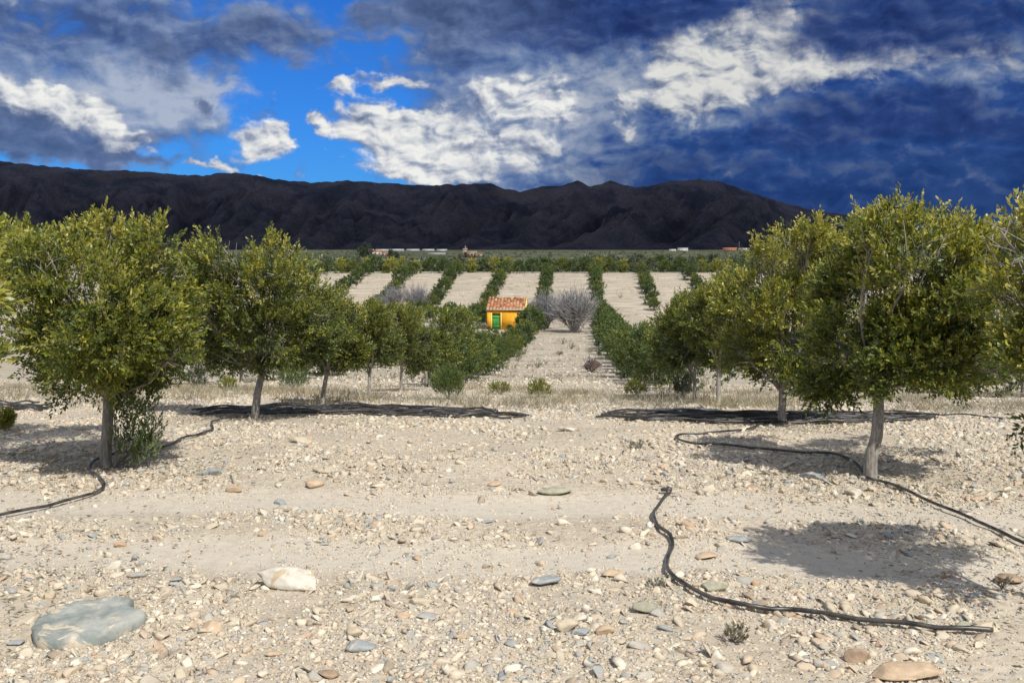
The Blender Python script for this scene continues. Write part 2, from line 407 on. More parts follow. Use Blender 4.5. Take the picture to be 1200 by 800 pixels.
def mat_rock(name, c0, c1, c2=None, stain=0.5, sc=8):
    m, N, b, out = mat_new(name)
    p = N.new('ShaderNodeTexCoord').outputs['Object']
    n1 = N.noise(p, sc, 6, 0.65, 0.4); n2 = N.noise(N.vmath('ADD', p, (3, 9, 1)), sc * 6, 5, 0.7)
    col = N.mix(N.rng(n1, 0.35, 0.62), c0, c1)
    if c2: col = N.mix(N.rng(N.noise(N.vmath('ADD', p, (8, 1, 4)), sc * .9, 7, 0.62, 0.9), stain, stain + 0.05), col, c2)
    col = N.mix(N.rng(n2, 0.3, 0.75, 0, 0.35), col, N.mix(1.0, col, (0.6, 0.6, 0.6), 'MULTIPLY'))
    N.put(b.inputs['Base Color'], col); b.inputs['Roughness'].default_value = 0.88; b.inputs['Specular IOR Level'].default_value = 0.2
    bp = N.new('ShaderNodeBump'); bp.inputs['Strength'].default_value = 0.6; bp.inputs['Distance'].default_value = 0.006
    N.put(bp.inputs['Height'], N.math('ADD', n1, n2)); N.l.new(bp.outputs[0], b.inputs['Normal'])
    return m
ROCKM = {
    'cream': mat_rock('cream_stone', (0.46, 0.38, 0.27), (0.56, 0.48, 0.36)),
    'white': mat_rock('white_stone', (0.50, 0.46, 0.385), (0.60, 0.56, 0.48), (0.46, 0.37, 0.25), 0.58),
    'tan': mat_rock('tan_stone', (0.44, 0.32, 0.21), (0.52, 0.40, 0.28)),
    'orange': mat_rock('orange_stone', (0.42, 0.28, 0.17), (0.50, 0.37, 0.25)),
    'grey': mat_rock('grey_stone', (0.30, 0.30, 0.28), (0.40, 0.385, 0.35)),
    'blue': mat_rock('bluegrey_stone', (0.25, 0.27, 0.275), (0.34, 0.35, 0.34), (0.50, 0.45, 0.36), 0.62),
    'slab': mat_rock('slab_stone', (0.21, 0.235, 0.22), (0.36, 0.365, 0.33), (0.52, 0.45, 0.34), 0.54, 7),
    'olive': mat_rock('olivegrey_stone', (0.26, 0.255, 0.19), (0.38, 0.36, 0.27)),
    'brown': mat_rock('brown_stone', (0.24, 0.17, 0.12), (0.40, 0.29, 0.20)),
}

def mat_ground():
    m, N, b, out = mat_new('stony_soil')
    p = N.new('ShaderNodeNewGeometry').outputs['Position']
    sp = N.new('ShaderNodeSeparateXYZ'); N.put(sp.inputs[0], p)
    X, Y = sp.outputs[0], sp.outputs[1]
    dist = N.math('ABSOLUTE', Y)
    flat = N.vmath('MULTIPLY', p, (1, 1, 0))
    a1 = N.noise(flat, 0.8, 6, 0.6); a2 = N.noise(flat, 14, 6, 0.7); a3 = N.noise(flat, 90, 3, 0.6)
    col = N.mix(N.rng(a1, 0.35, 0.65), (0.39, 0.33, 0.25), (0.49, 0.425, 0.33))
    col = N.mix(N.rng(a2, 0.42, 0.66, 0, 0.7), col, (0.25, 0.20, 0.145))
    col = N.mix(N.rng(a3, 0.35, 0.7, 0, 0.4), col, (0.62, 0.55, 0.45))
    # small stones seen as cells
    vo = N.new('ShaderNodeTexVoronoi'); vo.feature = 'F1'; N.put(vo.inputs['Vector'], flat); vo.inputs['Scale'].default_value = 26
    cc = N.new('ShaderNodeSeparateColor'); N.put(cc.inputs[0], vo.outputs['Color'])
    st = N.ramp(cc.outputs[0], STONE_STOPS, 'CONSTANT')
    smask = N.math('MULTIPLY', N.rng(vo.outputs['Distance'], 0.30, 0.42, 1, 0), N.rng(cc.outputs[1], 0.45, 0.5))
    rutm = attr(N, 'rut')
    smask = N.math('MULTIPLY', smask, N.math('SUBTRACT', 1.0, N.math('MULTIPLY', rutm, 0.85)))
    col = N.mix(N.math('MULTIPLY', smask, 0.8), col, st)
    silt = N.mix(a3, (0.46, 0.415, 0.345), (0.53, 0.485, 0.41))
    col = N.mix(N.math('MULTIPLY', rutm, N.rng(a2, 0.3, 0.6, 0.9, 0.55)), col, silt)
    # beyond the near ground: gravel seen as a paler sheet with low furrow lines
    fur = N.noise(N.vmath('MULTIPLY', p, (0.30, 1.5, 0)), 1.0, 7, 0.75)
    f2 = N.noise(N.vmath('MULTIPLY', p, (1.2, 3.0, 0)), 2.0, 5, 0.75)
    far = N.mix(N.rng(fur, 0.36, 0.62), (0.20, 0.17, 0.13), (0.50, 0.44, 0.35))
    big = N.noise(N.vmath('MULTIPLY', p, (0.12, 0.3, 0)), 1.0, 4, 0.6)
    far = N.mix(N.rng(big, 0.4, 0.62, 0, 0.5), far, (0.30, 0.26, 0.20))
    far = N.mix(N.rng(f2, 0.4, 0.62, 0, 0.5), far, (0.36, 0.32, 0.26))
    col = N.mix(N.rng(dist, 14, 40, 0, 0.85), col, far)
    # plain beyond the crest: groves, scrub and pale fields
    q = N.vmath('MULTIPLY', p, (0.0022, 0.010, 0))
    g1 = N.noise(q, 1.0, 7, 0.68); g2 = N.noise(N.vmath('ADD', q, (4, 2, 0)), 3.0, 6, 0.7)
    plain = N.mix(N.rng(g1, 0.38, 0.6), (0.050, 0.060, 0.036), (0.098, 0.102, 0.062))
    plain = N.mix(N.rng(g2, 0.56, 0.66, 0, 0.6), plain, (0.20, 0.17, 0.125))
    plain = N.mix(N.rng(g2, 0.3, 0.42, 0.7, 0), plain, (0.035, 0.05, 0.03))
    col = N.mix(N.rng(Y, 150, 170), col, plain)
    N.put(b.inputs['Base Color'], col); b.inputs['Roughness'].default_value = 0.95; b.inputs['Specular IOR Level'].default_value = 0.1
    hgt = N.math('ADD', N.math('MULTIPLY', a2, 0.6), N.math('ADD', N.math('MULTIPLY', a3, 0.25), N.math('MULTIPLY', smask, 0.5)))
    bp = N.new('ShaderNodeBump'); bp.inputs['Distance'].default_value = 0.02
    N.put(bp.inputs['Strength'], N.rng(dist, 10, 40, 0.8, 0.15)); N.put(bp.inputs['Height'], hgt)
    bp2 = N.new('ShaderNodeBump'); bp2.inputs['Distance'].default_value = 0.12; N.put(bp2.inputs['Strength'], N.rng(dist, 12, 40, 0.0, 0.8))
    N.put(bp2.inputs['Height'], fur); N.l.new(bp.outputs[0], bp2.inputs['Normal']); N.l.new(bp2.outputs[0], b.inputs['Normal'])
    return m
M_GROUND = mat_ground()

def simple(name, col, rough=0.6, spec=0.3, n=None, bump=None):
    m, N, b, out = mat_new(name)
    c_ = col
    if n:
        p = N.new('ShaderNodeTexCoord').outputs['Object']
        f = N.noise(p, n[0], 5, 0.65)
        c_ = N.mix(N.rng(f, 0.35, 0.65), col, n[1])
        if bump:
            bp = N.new('ShaderNodeBump'); bp.inputs['Strength'].default_value = bump; bp.inputs['Distance'].default_value = 0.01
            N.put(bp.inputs['Height'], f); N.l.new(bp.outputs[0], b.inputs['Normal'])
    N.put(b.inputs['Base Color'], c_); b.inputs['Roughness'].default_value = rough; b.inputs['Specular IOR Level'].default_value = spec
    return m

# ------------------------------------------------------------------ GROUND, one sheet (polar rows growing with distance)
def build_ground():
    ys = [-40.0, -15.0, -4.0, 0.0, 2.0]
    y = 2.8
    while y < 9500:
        ys.append(y); y += 0.028 if y < 9 else (0.028 + (y - 9) * 0.012)
    ys = np.array(ys)
    nx = 420
    s = np.linspace(-1, 1, nx); s = np.sign(s) * (np.abs(s) * 0.72 + 0.28 * np.abs(s) ** 6)
    half = np.maximum(6.5, 0.95 * ys + 3.0); half[:4] = 60
    half = half * 1.0
    Xg = s[None, :] * half[:, None]; Yg = np.repeat(ys[:, None], nx, 1)
    # the outermost columns reach far sideways
    Xg[:, 0] -= 60 + 0.8 * np.abs(ys); Xg[:, -1] += 60 + 0.8 * np.abs(ys)
    x = Xg.ravel(); yv = Yg.ravel()
    z = tz(x, yv)
    z += (fbm(x * 9, yv * 9, 40) - 0.47) * 0.03 * np.clip(1 - yv / 14, 0, 1) * (1 - 0.7 * rut(x, yv))
    V = np.stack([x, yv, z], 1)
    m = len(ys); i = np.arange(m - 1)[:, None] * nx; j = np.arange(nx - 1)[None, :]
    Q = np.stack([i + j, i + j + 1, i + nx + j + 1, i + nx + j], -1).reshape(-1, 4)
    r = rut(x, yv); r[(yv > 9.5) | (yv < 4)] = 0
    me = mesh_np('ground', V, Q, M_GROUND, {'rut': r}, True)
    tag(obj('ground', me), kind='structure', label='pale stony soil of the grove running out to the far plain')
build_ground()

# ------------------------------------------------------------------ MOUNTAINS
def mat_mountain():
    m, N, b, out = mat_new('haze_tinted_scrub_rock')
    p = N.new('ShaderNodeNewGeometry').outputs['Position']
    n1 = N.noise(N.vmath('MULTIPLY', p, (0.004, 0.004, 0.006)), 1.0, 9, 0.7, 0.4)
    n2 = N.noise(p, 0.03, 6, 0.75)
    n3 = N.noise(N.vmath('MULTIPLY', p, (0.0012, 0.0012, 0.012)), 1.0, 5, 0.7, 1.0)
    col = N.mix(N.rng(n1, 0.36, 0.62), (0.046, 0.052, 0.078), (0.125, 0.115, 0.135))  # scrub and rock tones with the blue of distant haze mixed in
    col = N.mix(N.rng(n2, 0.55, 0.72, 0, 0.6), col, (0.13, 0.105, 0.10))
    n4 = N.noise(p, 0.11, 4, 0.7)
    col = N.mix(N.rng(n4, 0.45, 0.6, 0, 0.55), col, (0.036, 0.042, 0.056))
    col = N.mix(N.rng(n3, 0.60, 0.68, 0, 0.5), col, (0.11, 0.085, 0.07))
    N.put(b.inputs['Base Color'], col); b.inputs['Roughness'].default_value = 1.0; b.inputs['Specular IOR Level'].default_value = 0.0
    bp = N.new('ShaderNodeBump'); bp.inputs['Strength'].default_value = 0.5; bp.inputs['Distance'].default_value = 12
    N.put(bp.inputs['Height'], n2); N.l.new(bp.outputs[0], b.inputs['Normal'])
    return m
def build_mountain():
    prof = [(-900, 230), (-500, 214), (-250, 196), (-100, 190), (0, 190), (30, 193), (70, 197), (105, 200), (150, 201), (200, 205), (240, 207), (262, 204), (282, 203), (300, 207), (330, 212), (370, 215),
            (400, 213), (430, 213), (455, 216), (500, 218), (540, 217), (575, 216), (592, 222), (610, 226), (635, 219), (655, 218), (668, 216), (676, 213), (690, 220), (702, 217), (715, 212), (728, 217),
            (745, 221), (765, 217), (790, 213), (815, 211), (840, 214), (865, 222), (890, 230), (915, 238), (940, 244), (965, 249), (1000, 254), (1050, 264), (1100, 272), (1160, 281), (1230, 287), (1300, 289), (1500, 290)]
    pu = np.array([p[0] for p in prof], float); pv = np.array([p[1] for p in prof], float)
    us = np.linspace(-900, 1450, 1100); D = 5200.0
    top = np.interp(us, pu, pv)
    ns = 70
    V = []
    rid = EYE + (290 - top) / 1200.0 * D
    rid = rid + (fbm(us * 0.12, us * 0, 5) - 0.47) * 16 * np.clip((290 - top) / 40, 0, 1)
    lat = (us - 600) / 1200.0 * D
    cy, sy_ = math.cos(YAW), math.sin(YAW)
    for k in range(ns):
        t = k / (ns - 1.0)                      # 0 at the foot, 1 at the ridge, beyond it the back slope
        dep = 3700 + t * 1500
        latk = lat * dep / D
        # spurs running down towards the plain
        lats = lat + (1 - t) * 520
        sp = 0.5 + 0.5 * np.sin(lats * 0.0125 + 1.6 * fbm(lat * 0.004, np.full_like(lat, t * 1.5), 8) * 4)
        sp2 = fbm(lats * 0.011, np.full_like(lat, t * 2.0), 14)
        prof_t = t ** 1.25
        amp = math.sin(math.pi * min(t, 0.97) / 0.97) if t < 0.97 else 0
        h = -6 + (rid + 6) * prof_t * dep / D + amp * ((sp - 0.5) * 120 + (sp2 - 0.47) * 230) * np.clip(rid / 250, 0, 1.2) * (0.35 + prof_t)
        h += amp * (fbm(lats * 0.035, np.full_like(lat, t * 5), 33) - 0.47) * 70
        h = np.maximum(h, -6 - 30 * (1 - t) ** 6)
        h = np.where(t < 0.03, -20, h)
        wx = latk * cy - dep * sy_; wy = latk * sy_ + dep * cy
        V.append(np.stack([wx, wy, h], 1))
    for (dd_, f) in ((6000, 0.55), (7200, -0.05)):
        latk = lat * dd_ / D
        V.append(np.stack([latk * cy - dd_ * sy_, latk * sy_ + dd_ * cy, rid * f], 1))
    nk = len(V); nu = len(us); V = np.concatenate(V)
    i = np.arange(nk - 1)[:, None] * nu; j = np.arange(nu - 1)[None, :]
    Q = np.stack([i + j, i + j + 1, i + nu + j + 1, i + nu + j], -1).reshape(-1, 4)
    me = mesh_np('mountain_range', V, Q, mat_mountain(), None, True)
    tag(obj('mountain_range', me), kind='structure', label='long dark mountain ridge behind the plain')
build_mountain()
def build_shade_cloud():
    # unseen cloud bank, added above the frame to cast shade on the mountain
    import bmesh
    bm = bmesh.new(); bmesh.ops.create_icosphere(bm, subdivisions=6, radius=1.0)
    B = np.array([v.co[:] for v in bm.verts]); F = np.array([[v.index for v in f.verts] for f in bm.faces]); bm.free()
    f = 0.85 + 0.5 * fbm(B[:, 0] * 6 + 20, B[:, 1] * 6 + B[:, 2] * 4 + 20, 71) + 0.25 * (fbm(B[:, 0] * 22 + 20, B[:, 1] * 22 + B[:, 2] * 15 + 20, 72) - .5)
    V = B * f[:, None] * np.array([5600, 1180, 260]); V[:, 2] = np.where(V[:, 2] < 0, V[:, 2] * 0.3, V[:, 2])
    o = obj('cloud', mesh_np('cloud', V, F, simple('cloud', (0.8, 0.8, 0.8), 1.0, 0.0), None, True))
    o.location = (500, 3420, 1680); o.rotation_euler = (0, 0, YAW)
    tag(o, kind='structure', label='grey cloud bank added out of view to shade the mountain')
build_shade_cloud()

# ------------------------------------------------------------------ LEAVES
def leaves(anchor, direc, L, Wd, tint, n_seed=0, fold=0.25):
    """leaf blades as folded diamonds; anchor (n,3), direc (n,3) unit"""
    n = len(anchor)
    r = rng.normal(size=(n, 3)); side = np.cross(direc, r); side /= np.linalg.norm(side, axis=1)[:, None] + 1e-9
    nor = np.cross(side, direc)
    L = np.broadcast_to(L, (n,))[:, None]; Wd = np.broadcast_to(Wd, (n,))[:, None]
    mid = anchor + direc * L * 0.55 - nor * Wd * fold
    a = anchor; b_ = mid + side * Wd * 0.5; c_ = anchor + direc * L; d = mid - side * Wd * 0.5
    V = np.stack([a, b_, c_, d], 1).reshape(-1, 3)
    F = np.arange(n * 4).reshape(n, 4)
    return V, F, np.asarray(tint)
def twig_leaves(pos, dirs, tlen, per, L, Wd, tint_t, spread=0.9):
    nt = len(pos)
    k = np.tile(np.arange(per), nt); ti = np.repeat(np.arange(nt), per)
    f = (k + rng.random(nt * per) * 0.6) / per
    tl = np.broadcast_to(tlen, (nt,))[ti]
    d = dirs[ti]
    an = pos[ti] + d * (f * tl)[:, None]
    r = rng.normal(size=(len(ti), 3)); r -= (r * d).sum(1)[:, None] * d; r /= np.linalg.norm(r, axis=1)[:, None] + 1e-9
    sp = spread * (1.15 - 0.6 * f)
    dd_ = d * np.cos(sp)[:, None] + r * np.sin(sp)[:, None]
    dd_[:, 2] += 0.12; dd_ /= np.linalg.norm(dd_, axis=1)[:, None]
    LL = L * (0.55 + 0.75 * rng.random(len(ti))) * (1.0 - 0.25 * f)
    tt = np.clip(tint_t[ti] + rng.normal(0, 0.10, len(ti)) + 0.10 * (f - 0.5), 0, 1)
    return leaves(an, dd_, LL, Wd * (0.8 + 0.4 * rng.random(len(ti))), tt)
def unit(a): return a / (np.linalg.norm(a, axis=1)[:, None] + 1e-9)
def crown_points(lobes, n, shell=0.5, up=0.55, gapt=0.96):
    """twig origins and directions inside lumpy lobes (c, r)"""
    C = np.array([l[0] for l in lobes]); Rr = np.array([l[1] for l in lobes])
    p = Rr ** 2.3; p /= p.sum()
    li = rng.choice(len(lobes), n, p=p)
    d = unit(rng.normal(size=(n, 3)))
    lump = 0.75 + 0.5 * vnoise(d[:, 0] * 2.6 + li * 7 + 50, d[:, 2] * 2.6 + d[:, 1] * 2 + 50, 60)
    rr = Rr[li] * (shell + (1 - shell) * rng.random(n) ** 0.6) * lump
    pos = C[li] + d * rr[:, None] * np.array([1, 1, 0.92])
    cen = (C * Rr[:, None]).sum(0) / Rr.sum()
    if shell > 0:
        q = pos + C[0] * 3 + 40
        g = vnoise(q[:, 0] * 4.2, q[:, 2] * 4.2 + q[:, 1] * 1.7, 61) + vnoise(q[:, 1] * 4.2, q[:, 2] * 3.6 - q[:, 0] * 1.3 + 60, 62)
        gap = g < gapt
        # leaves from the gaps move onto the clumps
        src = rng.choice(np.flatnonzero(~gap), gap.sum()); pos[gap] = pos[src] + rng.normal(0, 0.035, (gap.sum(), 3)); d[gap] = d[src]
    dirs = unit(0.75 * d + 0.45 * unit(pos - cen) + np.array([0, 0, up]) + rng.normal(0, 0.28, (n, 3)))
    return pos, dirs, li
def trunk_and_limbs(base, fork, lobes, r0, acc, lean_pts=None, limb_n=8):
    path = spline([base + np.array([0, 0, -0.12]), base, *(lean_pts or []), fork], 14)
    rad = np.linspace(r0 * 1.12, r0 * 0.72, 14); rad[0] *= 1.3; rad[1] *= 1.2; rad[2] *= 1.07
    path = path + rng.normal(0, r0 * 0.05, path.shape)
    acc.tube(path, rad, 12)
    for (c_, r) in lobes:
        c_ = np.array(c_); mid = fork + (c_ - fork) * 0.45 + rng.normal(0, 0.06, 3) + np.array([0, 0, 0.04])
        ll = np.linalg.norm(c_ - fork)
        pth = spline([fork - np.array([0, 0, 0.05]), mid, c_], 9)
        acc.tube(pth + np.vstack([np.zeros((2, 3)), rng.normal(0, 0.012, (7, 3))]), (r0 * 0.24) * np.linspace(1, 0, 9) ** 1.3 + 0.005, 6, cap=False)
        for k in range(limb_n):
            d = unit(rng.normal(size=(1, 3)) + np.array([[0, 0, 0.4]]))[0]
            s = pth[5 + k % 4]
            e = c_ + d * r * 0.95
            m_ = (s + e) / 2 + rng.normal(0, 0.05, 3)
            acc.tube(spline([s, m_, e], 5), np.linspace(0.006, 0.002, 5), 4, cap=False)
def make_tree(name, base, lobes, r0, fork, leafn, mat, label, cat, group, L=0.053, Wd=0.018, per=12, yellow=0.5, lean=None, extra=None, up=0.62, tl=0.13, fill=0.12):
    leafn = int(leafn * 0.98); r0 *= 0.78
    base = np.array(base, float)
    root = empty(name, base)
    lob = [(np.array(c_) - base, r) for c_, r in lobes]
    acc = Acc(); trunk_and_limbs(np.zeros(3), np.array(fork, float) - base, lob, r0, acc, lean)
    obj('trunk', acc.mesh('trunk', M_BARK, True), root)
    nt = leafn // per
    fk = np.array(fork, float) - base
    lob = lob + [(fk + (c_ - fk) * 0.66 + rng.normal(0, .05, 3), r * 1.15) for c_, r in lob if r < 0.22] + [(fk + (c_ - fk) * 0.36 + rng.normal(0, .05, 3), 0.2) for c_, r in lob if r < 0.16]
    pos, dirs, li = crown_points(lob, nt, 0.45, up)
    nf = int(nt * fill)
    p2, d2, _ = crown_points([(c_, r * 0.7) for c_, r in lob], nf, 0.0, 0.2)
    zmax = max(c_[2] + r for c_, r in lob); zmin = min(c_[2] - r for c_, r in lob)
    lt = rng.normal(0, 0.10, len(lob))
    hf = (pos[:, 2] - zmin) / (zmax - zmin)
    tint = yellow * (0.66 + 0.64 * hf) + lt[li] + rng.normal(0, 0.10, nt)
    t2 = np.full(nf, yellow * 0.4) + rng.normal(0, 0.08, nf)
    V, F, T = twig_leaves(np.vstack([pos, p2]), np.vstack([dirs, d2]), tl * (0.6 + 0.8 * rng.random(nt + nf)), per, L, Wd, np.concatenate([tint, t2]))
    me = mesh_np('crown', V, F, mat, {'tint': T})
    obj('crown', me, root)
    # the twigs that carry the leaves
    ta = Acc(); sel = rng.choice(nt, min(nt, 900), replace=False)
    for i in sel:
        a = pos[i] - dirs[i] * 0.10; b_ = pos[i] + dirs[i] * 0.12
        ta.tube(np.array([a, (a + b_) / 2 + rng.normal(0, .006, 3), b_]), [0.004, 0.003, 0.0015], 3, cap=False)
    obj('twigs', ta.mesh('twigs', M_SHOOT), root)
    if extra: extra(root)
    tag(root, label, cat, group)
    return root

def px_lobes(lst, depth, spread):
    """lobes given as photo outline positions, each at its own distance"""
    out = []
    for k, (u, v, r) in enumerate(lst):
        if r < 30 and v < 370: v += 9
        if v > 412 and r > 15: v -= 11
        dd_ = depth + spread * (((k * 0.618) % 1.0) - 0.5) * 2
        c_ = at(u, v, dd_); out.append((c_, r / 1200.0 * dd_ * 0.92))
    return out

G_NEAR = 'olive trees nearest the camera'
def near_tree(ub, vb, lobes, spread, r0, forkuv, leafn, label, depth=None, **kw):
    p, t = ground(ub, vb)
    dep = t
    base = np.array([p[0], p[1], tz1(p[0], p[1])])
    fork = at(forkuv[0], forkuv[1], dep)
    lob = px_lobes(lobes, dep, spread)
    return make_tree('olive_tree', base, lob, r0, fork, leafn, kw.pop('mat', M_LEAF), label, 'olive tree', kw.pop('group', G_NEAR), **kw)

# left tree with basal shoots
def shoots_left(root):
    n = 130
    a = rng.random(n) * 2 * math.pi; r = 0.03 + 0.16 * rng.random(n) ** 0.7
    pos = np.stack([0.29 + r * np.cos(a), -0.02 + r * np.sin(a), 0.04 + 0.50 * rng.random(n)], 1)
    d = unit(np.stack([0.30 * np.cos(a) + 0.15, 0.3 * np.sin(a), np.full(n, 0.9)], 1) + rng.normal(0, 0.15, (n, 3)))
    V, F, T = twig_leaves(pos, d, 0.16, 12, 0.05, 0.016, np.full(n, 0.5) + rng.normal(0, .15, n))
    sh = obj('basal_shoots', mesh_np('basal_shoots', V, F, M_LEAF2, {'tint': T}), root)
    ac = Acc()
    for k in range(26):
        aa = random.random() * 6.28; e = np.array([0.29 + 0.2 * math.cos(aa), 0.2 * math.sin(aa), 0.25 + 0.35 * random.random()])
        ac.tube(spline([np.array([0.07, 0, 0]), e * 0.5 + np.array([0.06, 0, -0.05]), e], 5), np.linspace(0.006, 0.002, 5), 4, cap=False)
    obj('stems', ac.mesh('stems', M_BARK), sh)
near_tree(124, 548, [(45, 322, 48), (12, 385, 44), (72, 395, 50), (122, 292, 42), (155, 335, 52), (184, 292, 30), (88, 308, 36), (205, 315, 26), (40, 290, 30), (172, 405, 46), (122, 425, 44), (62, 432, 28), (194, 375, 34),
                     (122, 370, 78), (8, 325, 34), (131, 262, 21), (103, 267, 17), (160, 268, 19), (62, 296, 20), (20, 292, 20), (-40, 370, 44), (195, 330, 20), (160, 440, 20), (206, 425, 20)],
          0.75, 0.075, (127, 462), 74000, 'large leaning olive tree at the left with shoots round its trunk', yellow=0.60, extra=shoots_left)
near_tree(299, 490, [(322, 322, 42), (246, 308, 24), (290, 350, 48), (352, 350, 40), (232, 358, 36), (322, 392, 46), (268, 400, 38), (360, 398, 34), (302, 297, 20), (337, 295, 17), (262, 330, 30),
                     (228, 405, 28), (300, 420, 30), (375, 370, 25), (240, 296, 14), (252, 305, 34), (228, 342, 34), (212, 318, 26), (276, 310, 30), (220, 375, 28), (205, 345, 24), (350, 320, 26)],
          0.8, 0.068, (308, 432), 56000, 'round olive tree with a slanting grey trunk, second from the left', yellow=0.58, lean=[np.array([0.03, 0, 0.25])])
near_tree(377, 475, [(383, 362, 28), (402, 382, 27), (366, 392, 28), (385, 412, 26), (410, 410, 22), (396, 348, 17), (372, 350, 15), (362, 418, 18)],
          0.7, 0.05, (384, 430), 36000, 'slim olive tree third along the left row', yellow=0.55)
near_tree(433, 463, [(434, 375, 22), (442, 400, 25), (420, 412, 24), (450, 420, 20), (433, 432, 17), (444, 368, 12), (414, 385, 14)],
          0.7, 0.05, (433, 440), 24000, 'small olive tree fourth along the left row with a short dark trunk', yellow=0.5, mat=M_LEAF)
near_tree(470, 458, [(476, 378, 21), (486, 402, 25), (464, 420, 24), (492, 428, 22), (470, 395, 18), (465, 372, 14)],
          0.7, 0.05, (470, 436), 24000, 'small olive tree fifth along the left row', yellow=0.5)
# right
near_tree(1019, 562, [(1075, 290, 44), (1030, 292, 38), (1120, 302, 42), (1003, 340, 48), (1082, 350, 66), (1140, 362, 48), (1022, 400, 55), (1092, 420, 54), (1142, 430, 38), (980, 398, 44),
                      (1050, 252, 19), (1084, 246, 18), (1113, 260, 18), (1022, 262, 15), (1150, 300, 26), (1040, 424, 28), (960, 424, 30), (1178, 325, 38), (1182, 385, 42), (1168, 285, 26), (1190, 436, 34), (1195, 280, 24)],
          0.75, 0.072, (1030, 448), 76000, 'tall olive tree at the right with a bare curved grey trunk', yellow=0.62, lean=[np.array([0.015, 0, 0.22]), np.array([0.05, 0, 0.42])])
near_tree(917, 497, [(950, 266, 20), (925, 268, 18), (977, 284, 20), (922, 308, 36), (960, 330, 44), (900, 350, 40), (880, 390, 42), (940, 400, 46), (900, 430, 34), (950, 436, 30), (990, 350, 34),
                     (868, 325, 22), (995, 290, 20), (905, 285, 20), (985, 440, 20), (928, 452, 20), (885, 300, 22), (970, 310, 34), (940, 285, 26), (858, 370, 28), (865, 410, 26)],
          0.85, 0.070, (917, 455), 60000, 'olive tree with a short stout trunk, second along the right row', yellow=0.60)
near_tree(842, 472, [(842, 342, 26), (862, 330, 24), (830, 375, 32), (852, 398, 32), (818, 352, 18), (870, 360, 20), (840, 425, 20)],
          0.75, 0.058, (842, 430), 36000, 'olive tree with a straight pale trunk, third along the right row', yellow=0.50)
near_tree(814, 468, [(800, 368, 26), (815, 398, 32), (790, 402, 28), (782, 375, 18), (808, 350, 16), (805, 425, 22)],
          0.75, 0.05, (814, 440), 30000, 'olive tree with a thin dark trunk, fourth along the right row', yellow=0.42)
# the two trees that only reach into the frame
near_tree(1335, 742, [(1215, 300, 34), (1205, 400, 34), (1212, 468, 34), (1270, 300, 80), (1290, 420, 90), (1340, 350, 100), (1200, 258, 20), (1240, 262, 34), (1208, 508, 20), (1390, 300, 90), (1172, 262, 24), (1190, 300, 36), (1185, 345, 32), (1215, 240, 22)],
          0.22, 0.065, (1330, 540), 19000, 'close olive tree cut off by the right edge of the picture', yellow=0.74, L=0.052, Wd=0.017)
near_tree(-300, 745, [(-70, 400, 66), (-90, 300, 80), (-60, 250, 40), (-140, 430, 90), (-220, 350, 150), (-60, 340, 56), (-180, 480, 80), (-300, 400, 110)],
          0.3, 0.065, (-300, 560), 46000, 'close olive tree whose leaves just reach in at the left edge', yellow=0.66, L=0.062)

# ------------------------------------------------------------------ generic trees for the rows
def proto_tree(kind, seed, mat, leafn, L, Wd, H=2.1, Rr=1.15, low=0.15, yellow=0.4, name='olive_tree', r0=0.055):
    """a row tree standing at the origin, returned as meshes"""
    random.seed(seed)
    lob = []
    for k in range(11):
        a = k * 2.4 + seed; q = random.random()
        rr = Rr * (0.28 + 0.42 * q); z = low + 0.35 + (H - low - 0.75) * random.random()
        lob.append((np.array([rr * math.cos(a), rr * math.sin(a), z]), Rr * (0.36 + 0.12 * random.random())))
    lob.append((np.array([0, 0, H * 0.55]), Rr * 0.62)); lob.append((np.array([0.1, 0, H - 0.35]), Rr * 0.34)); lob.append((np.array([-0.2, 0.1, H - 0.45]), Rr * 0.34))
    acc = Acc(); trunk_and_limbs(np.zeros(3), np.array([0.03, 0, max(low + 0.25, 0.4)]), lob, r0, acc, None, 2)
    tm = acc.mesh('trunk', M_BARK, True)
    per = 10; nt = leafn // per
    pos, dirs, li = crown_points(lob, nt, 0.5, 0.5)
    pos[:, 2] = np.maximum(pos[:, 2], low * 0.6 + 0.03)
    lt = rng.normal(0, 0.1, len(lob))
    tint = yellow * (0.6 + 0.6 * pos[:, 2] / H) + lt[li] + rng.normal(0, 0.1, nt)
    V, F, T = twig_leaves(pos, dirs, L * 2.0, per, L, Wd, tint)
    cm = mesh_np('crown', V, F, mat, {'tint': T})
    return tm, cm
def place_tree(pr, x, y, rz, sc, label, cat='olive tree', group=None, name='olive_tree'):
    r = empty(name, (x, y, tz1(x, y)), rz, sc)
    obj('trunk', pr[0], r); obj('crown', pr[1], r)
    return tag(r, label, cat, group)
MID = [proto_tree('mid', s, M_LEAF2 if s % 2 else M_LEAF, 16000, 0.075, 0.032, yellow=0.42, low=0.1, H=2.0) for s in (1, 2, 3, 4)]
FAR = [proto_tree('far', s + 10, M_LEAF2 if s % 3 else M_LEAF, 4200, 0.15, 0.07, yellow=0.38, low=0.05, H=2.0) for s in (1, 2, 3, 4)]
FARG = [proto_tree('farg', s + 20, M_LEAF3, 3600, 0.16, 0.07, yellow=0.5, low=0.05, H=2.1) for s in (1, 2)]
FARY = [proto_tree('fary', s + 30, M_LEAF, 3600, 0.16, 0.07, yellow=0.72, low=0.05, H=2.0) for s in (1, 2)]
FARD = [proto_tree('fard', s + 40, M_LEAFD, 3000, 0.18, 0.08, yellow=0.5, low=0.05, H=2.4) for s in (1, 2)]
